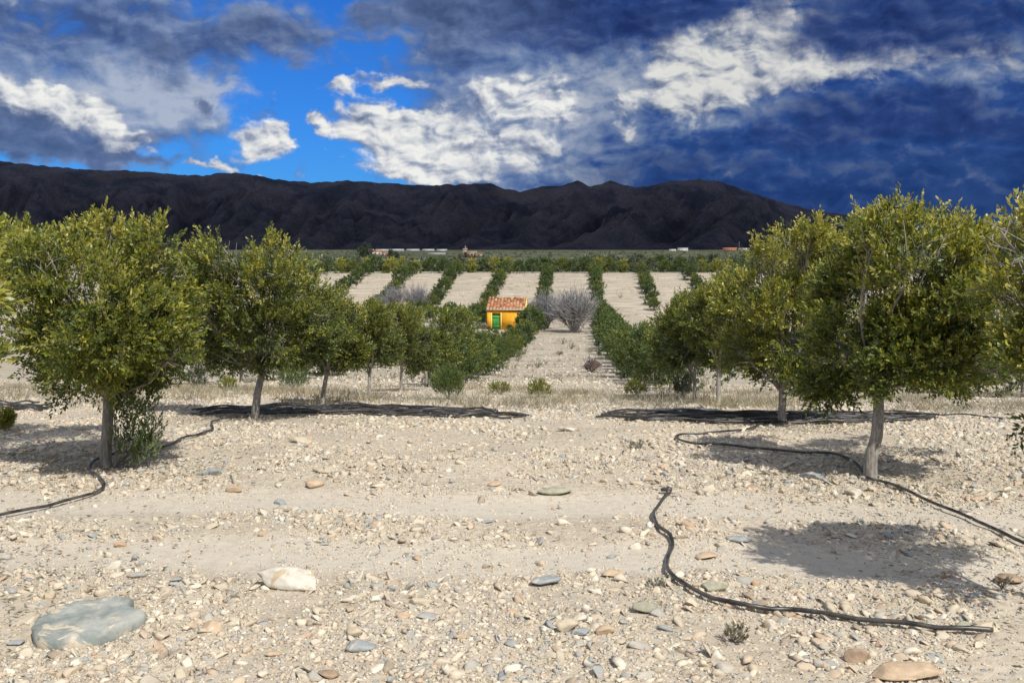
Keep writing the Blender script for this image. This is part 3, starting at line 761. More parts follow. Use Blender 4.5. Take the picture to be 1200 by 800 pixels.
ORD = ['first', 'second', 'third', 'fourth', 'fifth', 'sixth', 'seventh', 'eighth', 'ninth', 'tenth', 'eleventh', 'twelfth', 'thirteenth', 'fourteenth', 'fifteenth', 'sixteenth', 'seventeenth', 'eighteenth',
       'nineteenth', 'twentieth', 'twenty-first', 'twenty-second', 'twenty-third', 'twenty-fourth', 'twenty-fifth', 'twenty-sixth', 'twenty-seventh', 'twenty-eighth', 'twenty-ninth', 'thirtieth']
random.seed(5)
def jit(a): return random.uniform(-a, a)
S = 3.57
# the two rows beside the corridor, below the hut and up the far slope
k = 0; y = 26.2
while y < 112:
    pr = (MID if y < 62 else FAR)[(k * 3 + 1) % 4]
    place_tree(pr, -3.95 + jit(.15), y + jit(.3), random.random() * 6.28, (0.97 if not 46 < y < 84 else 0.72) + jit(.08), f'bushy olive tree, {ORD[k]} behind the five slim trunks of the left row', group='corridor row left of the stony strip')
    k += 1; y += S * 0.97
k = 0; y = 24.3
while y < 112:
    pr = (MID if y < 62 else FAR)[(k * 3 + 2) % 4]
    place_tree(pr, 2.55 + jit(.15), y + jit(.3), random.random() * 6.28, 0.97 + jit(.10), f'low bushy olive tree, {ORD[k]} behind the trunks of the right row', group='corridor row right of the stony strip')
    k += 1; y += S * 0.97
# rows on the slope beyond
ROWN = {-5: 'leftmost slope row', -4: 'second slope row from the left', -3: 'third slope row from the left', -2: 'fourth slope row from the left', -1: 'slope row rising behind the hut roof',
        0: 'slope row behind the bare shrub', 1: 'slope row straight above the corridor', 2: 'slope row just right of the corridor', 3: 'rightmost slope row'}
for i in range(-5, 4):
    x0 = -3.95 + 6.42 * i if i <= 0 else 2.5 + 6.42 * (i - 1)
    yy = 144.5; k = 0
    while yy > (116 if i not in (-5, 3) else 126):
        ln = ROWN[i] if i != -5 else 'leftmost slope row'
        place_tree(FAR[(k + i) % 4], x0 + jit(.2), yy + jit(.25), random.random() * 6.28, 0.82 + jit(.12), f'olive tree, {ORD[k]} from the top of the {ln}', group='olive rows on the far slope')
        k += 1; yy -= S * 0.92
# valley floor trees left of the hut
for k, (x, yv) in enumerate([(-10.3, 101), (-10.4, 105), (-10.2, 109), (-13.2, 107), (-16.6, 106), (-16.4, 110), (-19.6, 108), (-12, 99), (-22.5, 110), (-10.2, 95), (-14.6, 103), (-8.9, 98)]):
    place_tree(FAR[k % 4], x, yv, k * 1.3, 0.9 + jit(.08), f'olive tree, {ORD[k]} from the hut in the valley clump left of it', group='clump left of the hut')
for k, (x, yv, sc) in enumerate([(-7.5, 87.5, .26), (-5.7, 87, .36), (-6.7, 84.5, .26)]):
    place_tree(FAR[k % 4], x, yv, k * 1.9, sc, ['low bush in front of the green hut door', 'low bush before the right half of the hut wall', 'low bush nearest the camera below the hut'][k], 'bush', 'bushes in front of the hut', 'bush')
# second row left, seen under and between the crowns
k = 0; y = 24.0
while y < 62:
    place_tree(MID[k % 4], -10.3 + jit(.15), y + jit(.3), random.random() * 6.28, 1.0 + jit(.08), f'olive tree, {ORD[k]} from the near end of the second row left', group='second row left of the corridor')
    k += 1; y += S
k = 0; y = 21.0
while y < 44:
    place_tree(MID[(k + 1) % 4], 9.0 + jit(.15), y + jit(.3), random.random() * 6.28, 1.0 + jit(.08), f'olive tree, {ORD[k]} from the near end of the second row right', group='second row right of the corridor')
    k += 1; y += S
# crest hedge
k = 0
uu = 386.0
while uu < 905:
    t = 149.0 + jit(1.5)
    c_ = at(uu, 300, t)
    r_ = random.random(); rightside = uu > 700
    pr = FARG[k % 2] if (rightside and r_ < 0.45) else (FARY[k % 2] if r_ > 0.72 else FAR[k % 4])
    place_tree(pr, c_[0], c_[1], random.random() * 6.28, (1.0 + jit(.12)) * (1, 1, 1.0)[0], f'crest hedge tree, {ORD[k % 30] if k < 30 else ORD[k - 30] + " past the thirtieth"} from the left end', group='hedge of trees along the crest')
    k += 1; uu += 15.5 + jit(3)
# second line behind the crest
k = 0; uu = 380.0
while uu < 920:
    t = 172 + jit(5); c_ = at(uu, 300, t); r_ = random.random()
    pr = FARG[k % 2] if r_ < 0.5 else (FARY[k % 2] if r_ > 0.8 else FAR[k % 4])
    place_tree(pr, c_[0], c_[1], random.random() * 6.28, 1.15 + jit(.2), f'tree half hidden behind the crest hedge, {ORD[k % 30]} from the left', group='second line of trees behind the crest')
    k += 1; uu += 19 + jit(5)
# dark trees further out
for k, (uu, dep, sc) in enumerate([(716, 260, 1.5), (727, 262, 1.3), (748, 255, 1.7), (757, 258, 1.4), (768, 262, 1.3), (785, 270, 1.3), (800, 262, 1.2), (836, 250, 1.6), (845, 255, 1.3), (693, 300, 1.3), (858, 290, 1.3), (872, 280, 1.3)]):
    c_ = at(uu, 300, dep)
    place_tree(FARD[k % 2], c_[0], c_[1], k * 1.1, sc, f'dark tree on the right-hand plain, {ORD[k]} listed from the corridor', 'tree', 'dark trees on the plain at the right', 'dark_tree')

# scrub and orchard dots of the plain: uncountable
def plain_scrub():
    n = 5200
    t = 190 * (2600 / 190.0) ** rng.random(n); u = rng.uniform(-60, 1260, n)
    keep = fbm(u * 0.02, np.log(t) * 9, 70) > 0.42; t = t[keep]; u = u[keep]; n = len(t)
    lat = (u - 600) / 1200 * t
    x = lat * math.cos(YAW) - t * math.sin(YAW); y_ = lat * math.sin(YAW) + t * math.cos(YAW)
    z = tz(x, y_)
    sz = 0.9 + 0.9 * rng.random(n)
    m_ = 26
    ci = np.repeat(np.arange(n), m_)
    d = unit(rng.normal(size=(n * m_, 3))); d[:, 2] = np.abs(d[:, 2])
    r_ = rng.random(n * m_) ** 0.5
    pos = np.stack([x, y_, z], 1)[ci] + d * (r_ * sz[ci])[:, None] * np.array([1.3, 1.3, 1.1])
    V, F, T = leaves(pos, unit(d + rng.normal(0, .6, d.shape)), sz[ci] * 0.75, sz[ci] * 0.5, np.clip(rng.random(n)[ci] * 0.7 + rng.normal(0, .1, n * m_), 0, 1))
    tag(obj('distant_scrub', mesh_np('distant_scrub', V, F, M_LEAF3, {'tint': T})), 'grey-green scrub and orchards spread over the distant plain', 'scrub', kind='stuff')
plain_scrub()

# ------------------------------------------------------------------ HUT
def build_hut():
    M_Y = simple('ochre_paint', (0.78, 0.40, 0.03), 0.9, 0.1, (1.6, (0.62, 0.30, 0.03)), 0.5)
    M_YL = simple('pale_ochre_trim', (0.85, 0.60, 0.20), 0.85, 0.15, (6.0, (0.80, 0.52, 0.15)))
    M_G = simple('green_door_paint', (0.05, 0.23, 0.04), 0.55, 0.4, (12.0, (0.075, 0.29, 0.05)))
    M_T, Nt, bt, _o = mat_new('terracotta')
    Nt.put(bt.inputs['Base Color'], Nt.ramp(attr(Nt, 'tint'), [(0, (0.22, 0.085, 0.045)), (0.35, (0.38, 0.15, 0.07)), (0.7, (0.46, 0.23, 0.115)), (1, (0.52, 0.37, 0.22))])); bt.inputs['Roughness'].default_value = 0.85
    M_W = simple('lime_mortar', (0.75, 0.68, 0.56), 0.9, 0.1, (5.0, (0.62, 0.55, 0.45)))
    M_D = simple('dark_metal', (0.03, 0.03, 0.03), 0.5, 0.5)
    pl = at(569, 380, 92); prr = at(615, 380, 92)
    Wd = 3.45; cx = (pl[0] + prr[0]) / 2; cy = 92.5; zb = tz1(cx, cy) - 0.1
    root = empty('hut', (cx, cy, zb), R(1))
    fz = (EYE + (290 - 364) / 1200.0 * 91) - zb      # front eave height
    bz = fz + 0.78; D = 3.1; h = Wd / 2; th = 0.22
    # walls as a shell with a door opening in the front
    a = Acc(); dx0, dx1, dh = -h + 0.46, -h + 1.24, fz - 0.36
    a.box((-h, 0, 0), (dx0, th, fz)); a.box((dx1, 0, 0), (h, th, fz)); a.box((dx0, 0, dh), (dx1, th, fz))
    for s in (-1, 1):       # side walls with a sloping top
        x0, x1 = (-h, -h + th) if s < 0 else (h - th, h)
        V = np.array([(x0, th, 0), (x1, th, 0), (x1, D, 0), (x0, D, 0), (x0, th, fz + 0.06), (x1, th, fz + 0.06), (x1, D, bz), (x0, D, bz)], float)
        a.add(V, np.array([(0, 3, 2, 1), (4, 5, 6, 7), (0, 1, 5, 4), (1, 2, 6, 5), (2, 3, 7, 6), (3, 0, 4, 7)]))
    a.box((-h + th, D - th, 0), (h - th, D - 0.002, bz - 0.06))
    obj('wall', a.mesh('wall', M_Y), root)
    f = Acc()
    f.box((dx0 - 0.10, -0.025, 0), (dx0, 0.02, dh + 0.08)); f.box((dx1, -0.025, 0), (dx1 + 0.09, 0.02, dh + 0.08))
    obj('door_frame', f.mesh('door_frame', M_YL), root)
    d = Acc(); nb = 6; bw = (dx1 - dx0) / nb
    for k in range(nb): d.box((dx0 + k * bw + 0.006, 0.12 + 0.004 * (k % 2), 0.02), (dx0 + (k + 1) * bw - 0.006, 0.165, dh - 0.02))
    d.box((dx0 + 0.01, 0.095, 0.35), (dx1 - 0.01, 0.119, 0.45)); d.box((dx0 + 0.01, 0.095, dh - 0.4), (dx1 - 0.01, 0.119, dh - 0.3))
    door = obj('door', d.mesh('door', M_G), root)
    hd = Acc(); hd.tube([(dx1 - 0.12, 0.09, 1.0), (dx1 - 0.12, 0.06, 1.0), (dx1 - 0.12, 0.06, 1.12), (dx1 - 0.12, 0.09, 1.12)], 0.012, 6)
    obj('handle', hd.mesh('handle', M_D), door)
    # roof: sloping deck with barrel tiles, mortar plugs at the eave, mortar verge at the right
    ov = 0.16; sl_ = (bz - fz) / D
    r = Acc(); x0, x1 = -h - 0.06, h + 0.02
    V = np.array([(x0, -ov, fz - ov * sl_), (x1, -ov, fz - ov * sl_), (x1, D + 0.1, bz + 0.1 * sl_), (x0, D + 0.1, bz + 0.1 * sl_)], float)
    V = np.vstack([V, V + np.array([0, 0, 0.06])]); V[:, 2] += 0.064
    r.add(V, np.array([(0, 3, 2, 1), (4, 5, 6, 7), (0, 1, 5, 4), (1, 2, 6, 5), (2, 3, 7, 6), (3, 0, 4, 7)]))
    roof = obj('roof', r.mesh('roof', M_T), root)
    nt = 12; tw = (x1 - x0) / nt; tiles = Acc(); plug = Acc()
    for k in range(nt):
        xc = x0 + (k + 0.5) * tw; courses = 8
        for c_ in range(courses):
            ya = -ov - 0.03 + (D + ov + 0.1) * c_ / courses; yb = ya + (D + ov + 0.1) / courses * 1.12
            th_ = np.linspace(0, math.pi, 9); rows = []
            for (yy_, rad, lift) in ((ya, tw * 0.42, 0.045), (yb, tw * 0.34, 0.01)):
                zc = fz + yy_ * sl_ + 0.125 + lift
                rows.append(np.stack([xc + rad * np.cos(th_), np.full(9, yy_), zc + rad * 0.72 * np.sin(th_)], 1))
                rows.append(np.stack([xc + (rad - 0.014) * np.cos(th_), np.full(9, yy_), zc + (rad * 0.72 - 0.014) * np.sin(th_)], 1))
            VV = np.concatenate(rows); q = []
            for j in range(8):
                q += [(j, j + 1, 18 + j + 1, 18 + j), (9 + j + 1, 9 + j, 27 + j, 27 + j + 1), (j + 1, j, 9 + j, 9 + j + 1)]
            VV = VV + np.array([rng.normal(0, .006), 0, rng.normal(0, .004)])
            tiles.add(VV, np.array(q), a=rng.random())
        zc = fz - (ov + 0.02) * sl_ + 0.13
        th_ = np.linspace(0, math.pi, 9)
        ring = np.stack([xc + tw * .36 * np.cos(th_), np.full(9, -ov - 0.012), zc + tw * .27 * np.sin(th_)], 1)
        ring2 = ring + np.array([0, 0.05, 0]); VV = np.vstack([ring, ring2, [(xc, -ov - 0.012, zc)]])
        plug.add(VV, np.array([(j, j + 1, 9 + j + 1, 9 + j) for j in range(8)]), np.array([(j + 1, j, 18) for j in range(8)]))
    obj('roof_tiles', tiles.mesh('roof_tiles', M_T, True), roof)
    plug.box((x0, -ov - 0.01, fz - ov * sl_ + 0.012), (x1, -ov + 0.06, fz - ov * sl_ + 0.062))
    obj('mortar_edge', plug.mesh('mortar_edge', M_W), roof)
    v = Acc()
    V = np.array([(h + 0.022, -ov, fz - ov * sl_ - 0.02), (h + 0.13, -ov, fz - ov * sl_ - 0.02), (h + 0.13, D + 0.1, bz), (h + 0.022, D + 0.1, bz)], float)
    V = np.vstack([V, V + np.array([0, 0, 0.32])])
    v.add(V, np.array([(0, 3, 2, 1), (4, 5, 6, 7), (0, 1, 5, 4), (1, 2, 6, 5), (2, 3, 7, 6), (3, 0, 4, 7)]))
    obj('verge', v.mesh('verge', M_YL), root)
    tag(root, 'small yellow farm hut with a green door and terracotta tiled roof', 'hut')
build_hut()

# ------------------------------------------------------------------ bare shrubs
def bare_shrub(cx, cy, Rr, H, n1, label, mat, seed, name='bare_shrub', up=0.9):
    r_ = np.random.default_rng(seed)
    z0 = tz1(cx, cy); root = empty(name, (cx, cy, z0)); st = Acc(); tw = Acc()
    for k in range(n1):
        a = r_.random() * 6.28; e = r_.random() ** 0.6
        end = np.array([Rr * 0.62 * e * math.cos(a), Rr * 0.62 * e * math.sin(a), H * (0.42 + 0.30 * r_.random()) * (1 - 0.3 * e)])
        mid = end * 0.5 + np.array([0, 0, -0.1]) + r_.normal(0, .12, 3)
        p = spline([(r_.normal(0, .15), r_.normal(0, .15), -0.05), mid, end], 7)
        st.tube(p, np.linspace(0.032, 0.015, 7) * H / 3.5, 5, cap=False)
        for j in range(7):
            s = p[3 + j % 4]
            d = unit((end * [1, 1, .6] + r_.normal(0, .75, 3) * H / 3 + np.array([0, 0, up]))[None])[0]
            e2 = s + d * H * (0.22 + 0.2 * r_.random()); q = spline([s, (s + e2) / 2 + r_.normal(0, .06, 3), e2], 4)
            st.tube(q, np.linspace(0.022, 0.01, 4) * H / 3.5, 4, cap=False)
            for m_ in range(7):
                s3 = q[1 + m_ % 3]; d3 = unit((d + r_.normal(0, .55, 3) + np.array([0, 0, .25]))[None])[0]
                e3 = s3 + d3 * H * (0.10 + 0.12 * r_.random())
                tw.tube(np.array([s3, (s3 + e3) / 2 + r_.normal(0, .03, 3), e3]), np.array([0.012, 0.009, 0.005]) * H / 3.5, 3, cap=False)
    obj('stems', st.mesh('stems', mat), root); obj('twigs', tw.mesh('twigs', M_TWIG), root)
    tag(root, label, 'shrub', 'bare grey shrubs in the valley')
M_PALEWOOD = mat_bark('pale_wood', (0.36, 0.33, 0.31), (0.50, 0.47, 0.44))
M_DUSK = mat_bark('dark_wood', (0.10, 0.10, 0.11), (0.17, 0.17, 0.185))
def shr(u, dep, wpx, H, n1, label, mat, seed):
    c_ = at(u, 360, dep); bare_shrub(c_[0], c_[1], wpx / 1200 * dep / 2, H, n1, label, mat, seed)
shr(674, 89, 58, 4.2, 60, 'big leafless grey shrub with pale stems in the corridor right of the hut', M_PALEWOOD, 1)
shr(640, 94, 36, 3.7, 40, 'darker leafless shrub just left of the big pale one', M_DUSK, 2)
shr(488, 116, 48, 3.6, 34, 'leafless bluish shrub at the foot of the slope above the left row crowns', M_DUSK, 3)
shr(460, 117, 40, 3.2, 30, 'paler leafless shrub, leftmost at the foot of the slope', M_TWIG, 4)

# ------------------------------------------------------------------ far buildings
M_WALLW = simple('white_render', (0.55, 0.52, 0.47), 0.8, 0.2, (0.5, (0.46, 0.43, 0.38)))
M_WALLP = simple('pink_render', (0.60, 0.44, 0.36), 0.8, 0.2, (0.5, (0.52, 0.38, 0.3)))
M_ROOFR = simple('red_roof', (0.38, 0.17, 0.10), 0.8, 0.2, (0.8, (0.30, 0.13, 0.08)))
M_STONEW = simple('old_stone_wall', (0.36, 0.27, 0.19), 0.9, 0.1, (0.6, (0.27, 0.2, 0.15)))
M_PLAS = simple('greenhouse_plastic', (0.42, 0.44, 0.44), 0.5, 0.4, (0.3, (0.34, 0.36, 0.37)))
M_DARK = simple('dark_opening', (0.03, 0.03, 0.035), 0.3, 0.5)
def house(u, dep, wpx, hpx, label, wall, roofm, dm=9.0, roofk=0.35, name='house', wins=3, cat='house', group=None, zoff=0):
    c_ = at(u, 300, dep); s = dep / 1200.0; Wd = wpx * s; H = hpx * s
    root = empty(name, (c_[0], c_[1], tz1(c_[0], c_[1]) - 0.3 + zoff), math.atan2(c_[1], c_[0]) - math.pi / 2)
    hh = H * (1 - roofk) + 0.3
    a = Acc(); a.box((-Wd / 2, 0, 0), (Wd / 2, dm, hh)); obj('wall', a.mesh('wall', wall), root)
    r = Acc(); o = 0.3
    V = np.array([(-Wd / 2 - o, -o, hh + .01), (Wd / 2 + o, -o, hh + .01), (Wd / 2 + o, dm + o, hh + .01), (-Wd / 2 - o, dm + o, hh + .01),
                  (-Wd / 2 - o, dm / 2, hh + H * roofk), (Wd / 2 + o, dm / 2, hh + H * roofk)], float)
    r.add(V, np.array([(0, 3, 2, 1), (0, 1, 5, 4), (2, 3, 4, 5)]), np.array([(1, 2, 5), (3, 0, 4)]))
    obj('roof', r.mesh('roof', roofm), root)
    for k in range(wins):
        x = -Wd / 2 + Wd * (k + 0.5) / wins
        wv = Acc(); wv.box((x - 0.6, -0.05, hh * .38), (x + 0.6, 0.02, hh * .72)); obj('window', wv.mesh('window', M_DARK), root)
    tag(root, label, cat, group)
house(440, 700, 14, 6, 'white farmhouse beside dark trees on the plain at the left', M_WALLW, M_ROOFR, zoff=2.6)
house(451, 705, 8, 4, 'low pale annexe just right of the white farmhouse', M_WALLP, M_ROOFR, wins=2, zoff=2.6)
house(553, 620, 12, 6.5, 'ruined brown stone farmhouse on the plain above the centre', M_STONEW, M_STONEW, wins=3, roofk=0.15, zoff=2.0)
house(545, 625, 5, 10, 'square stone tower of the ruined farmhouse', M_STONEW, M_STONEW, wins=1, roofk=0.1, dm=3, name='tower', cat='tower', zoff=2.0)
house(561, 618, 8, 4.2, 'broken low wall block right of the ruined farmhouse', M_STONEW, M_STONEW, wins=1, roofk=0.1, zoff=2.0, cat='ruin', name='ruin')
house(855, 2100, 16, 4, 'long brick-red farm shed in front of the mountain at the right', M_ROOFR, M_ROOFR, dm=20, wins=4, name='shed', cat='shed')
house(872, 2050, 13, 4, 'bright white warehouse right of the red shed', M_WALLW, M_PLAS, dm=20, wins=3, name='warehouse', cat='warehouse')
house(800, 2100, 12, 4, 'small white farm building left of the red shed', M_WALLW, M_PLAS, dm=15, wins=3, name='farm_building', cat='building')
house(788, 2120, 8, 2.5, 'low white building beside the small white farm building', M_WALLW, M_WALLW, dm=12, wins=2, name='farm_building', cat='building')
for k, (u, wp) in enumerate([(430, 16), (448, 15), (465, 17), (484, 15), (502, 14), (518, 12)]):
    house(u, 2300, wp, 2.2, f'long pale greenhouse under the mountain, {ORD[k]} of the six from the left', M_PLAS, M_PLAS, dm=40, wins=0, roofk=0.3, name='greenhouse', cat='greenhouse', group='greenhouses under the mountain')
house(512, 800, 20, 1.6, 'long low white shed between the farmhouse and the ruin', M_WALLW, M_PLAS, dm=8, wins=0, name='shed', cat='shed', zoff=2.2)
for k, (uu, dep, sc) in enumerate([(424, 690, 3.4), (430, 692, 4.2), (427, 680, 3.0), (458, 690, 2.6), (464, 700, 2.2)]):
    c_ = at(uu, 300, dep)
    place_tree(FARD[k % 2], c_[0], c_[1], k * 1.7, sc, ['dark tree left of the white farmhouse', 'tallest dark tree against the white farmhouse', 'dark bushy tree in front of the farmhouse clump', 'dark tree right of the farmhouse annexe', 'small dark tree furthest right of the annexe'][k], 'tree', 'trees round the white farmhouse', 'dark_tree')

# ------------------------------------------------------------------ GRAVEL
def stones_mesh(name, x, y, size, level, label, seed, flat=0.55):
    r_ = np.random.default_rng(seed)
    n = len(x)
    if level == 0:
        B = np.array([(1, 0, 0), (-1, 0, 0), (0, 1, 0), (0, -1, 0), (0, 0, 1), (0, 0, -1)], float)
        F = np.array([(0, 2, 4), (2, 1, 4), (1, 3, 4), (3, 0, 4), (2, 0, 5), (1, 2, 5), (3, 1, 5), (0, 3, 5)])
    else:
        import bmesh
        bm = bmesh.new(); bmesh.ops.create_icosphere(bm, subdivisions=level, radius=1.0)
        B = np.array([v.co[:] for v in bm.verts]); F = np.array([[v.index for v in f.verts] for f in bm.faces]); bm.free()
    m_ = len(B)
    # angular: squash each base vertex radially at random
    V = B[None] * ((0.72 + 0.5 * r_.random((n, m_, 1))) if level != 1 else (0.5 + 0.95 * r_.random((n, m_, 1))))
    if level >= 2:
        for q_ in range(6):
            pn = unit(r_.normal(size=(n, 3))); of = 0.16 + 0.40 * r_.random(n)
            sd = (V * pn[:, None, :]).sum(-1) - of[:, None]
            V = V - np.where(sd > 0, sd, 0)[..., None] * pn[:, None, :]
    V = V * np.stack([0.75 + 0.7 * r_.random(n), 0.6 + 0.5 * r_.random(n), flat * (0.6 + 0.8 * r_.random(n))], 1)[:, None, :]
    a = r_.random(n) * 6.28; ca, sa = np.cos(a), np.sin(a)
    t = r_.normal(0, 0.30, n)
    X = V[..., 0] * ca[:, None] - V[..., 1] * sa[:, None]; Y = V[..., 0] * sa[:, None] + V[..., 1] * ca[:, None]; Z = V[..., 2] + X * t[:, None]
    V = np.stack([X, Y, Z], -1) * size[:, None, None] * 0.5
    z = tz(x, y) + size * 0.5 * flat * (-0.25 + 0.50 * r_.random(n))
    z += (fbm(x * 9, y * 9, 40) - 0.47) * 0.03 * np.clip(1 - y / 14, 0, 1) * (1 - 0.7 * rut(x, y))
    V += np.stack([x, y, z], 1)[:, None, :]
    FF = F[None] + (np.arange(n) * m_)[:, None, None]
    tint = np.repeat(r_.random(n), len(F))
    me = mesh_np(name, V.reshape(-1, 3), FF.reshape(-1, 3), M_GRAVEL, {'tint': tint})
    return tag(obj(name, me), label, 'gravel', kind='stuff')
def scatter(n, y0, y1, pw=1.0, rutkeep=0.12, seed=1, clump=0.0):
    r_ = np.random.default_rng(seed)
    t = y0 + (y1 - y0) * r_.random(n) ** pw
    hw = 0.56 * t + 0.4
    lat = r_.uniform(-1, 1, n) * hw
    x = lat - t * math.sin(YAW); y = t + lat * math.sin(YAW)
    k = r_.random(n) < (1 - (1 - rutkeep) * rut(x, y))
    if clump: k &= r_.random(n) < np.clip((fbm(x * 1.3, y * 1.3, 90) - 0.47) * 5 + 0.65, 0.12, 1)
    return x[k], y[k]
x, y_ = scatter(230000, 3.6, 14, 0.8, 0.4, 21, .5)
stones_mesh('pebbles', x, y_, 0.012 + 0.022 * np.random.default_rng(3).random(len(x)) ** 2, 0, 'fine pebbles strewn over the foreground soil', 31)
x, y_ = scatter(52000, 3.6, 16, 0.75, 0.08, 22, .5)
sz_ = 0.026 + 0.062 * np.random.default_rng(4).random(len(x)) ** 2.4; bg_ = (sz_ > 0.055) & (y_ < 10)
stones_mesh('gravel', x[~bg_], y_[~bg_], sz_[~bg_], 1, 'angular limestone gravel between the wheel tracks and trees', 32)
stones_mesh('coarse_gravel', x[bg_], y_[bg_], sz_[bg_] * 1.25, 2, 'coarser broken limestone among the foreground gravel', 35, 0.6)
x, y_ = scatter(34000, 13, 34, 0.8, 1, 23, .3)
stones_mesh('gravel', x, y_, 0.035 + 0.08 * np.random.default_rng(5).random(len(x)) ** 2, 0, 'gravel on the ground sloping down behind the front trees', 33)
r5 = np.random.default_rng(24); n = 9000
yy_ = r5.uniform(30, 145, n); xx_ = r5.uniform(-0.36, 0.14, n) * yy_
stones_mesh('gravel', xx_, yy_, 0.10 + 0.20 * r5.random(n) ** 3, 0, 'scattered stones of the corridor and the far slope', 34, 0.5)

# ------------------------------------------------------------------ individual stones
import bmesh
def rock_mesh(name, mat, w_, d_, h_, seed, sub=3, angular=0.5):
    r_ = np.random.default_rng(seed)
    bm = bmesh.new(); bmesh.ops.create_icosphere(bm, subdivisions=sub, radius=1.0)
    planes = unit(r_.normal(size=(9, 3)) * [1, 1, 0.7]); offs = 0.42 + 0.36 * r_.random(9)
    B = np.array([v.co[:] for v in bm.verts]); F = np.array([[v.index for v in f.verts] for f in bm.faces]); bm.free()
    for p_, o_ in zip(planes, offs):
        s = B @ p_ - o_; B = B - np.where(s > 0, s, 0)[:, None] * p_ * 0.97
    B = B * (0.94 + 0.12 * vnoise(B[:, 0] * 3 + 9, B[:, 1] * 3 + B[:, 2] * 2 + 9, seed))[:, None]
    B = B / np.abs(B).max(0) * np.array([w_ / 2, d_ / 2, h_ / 2])
    return mesh_np(name, B, F, mat, None, False)
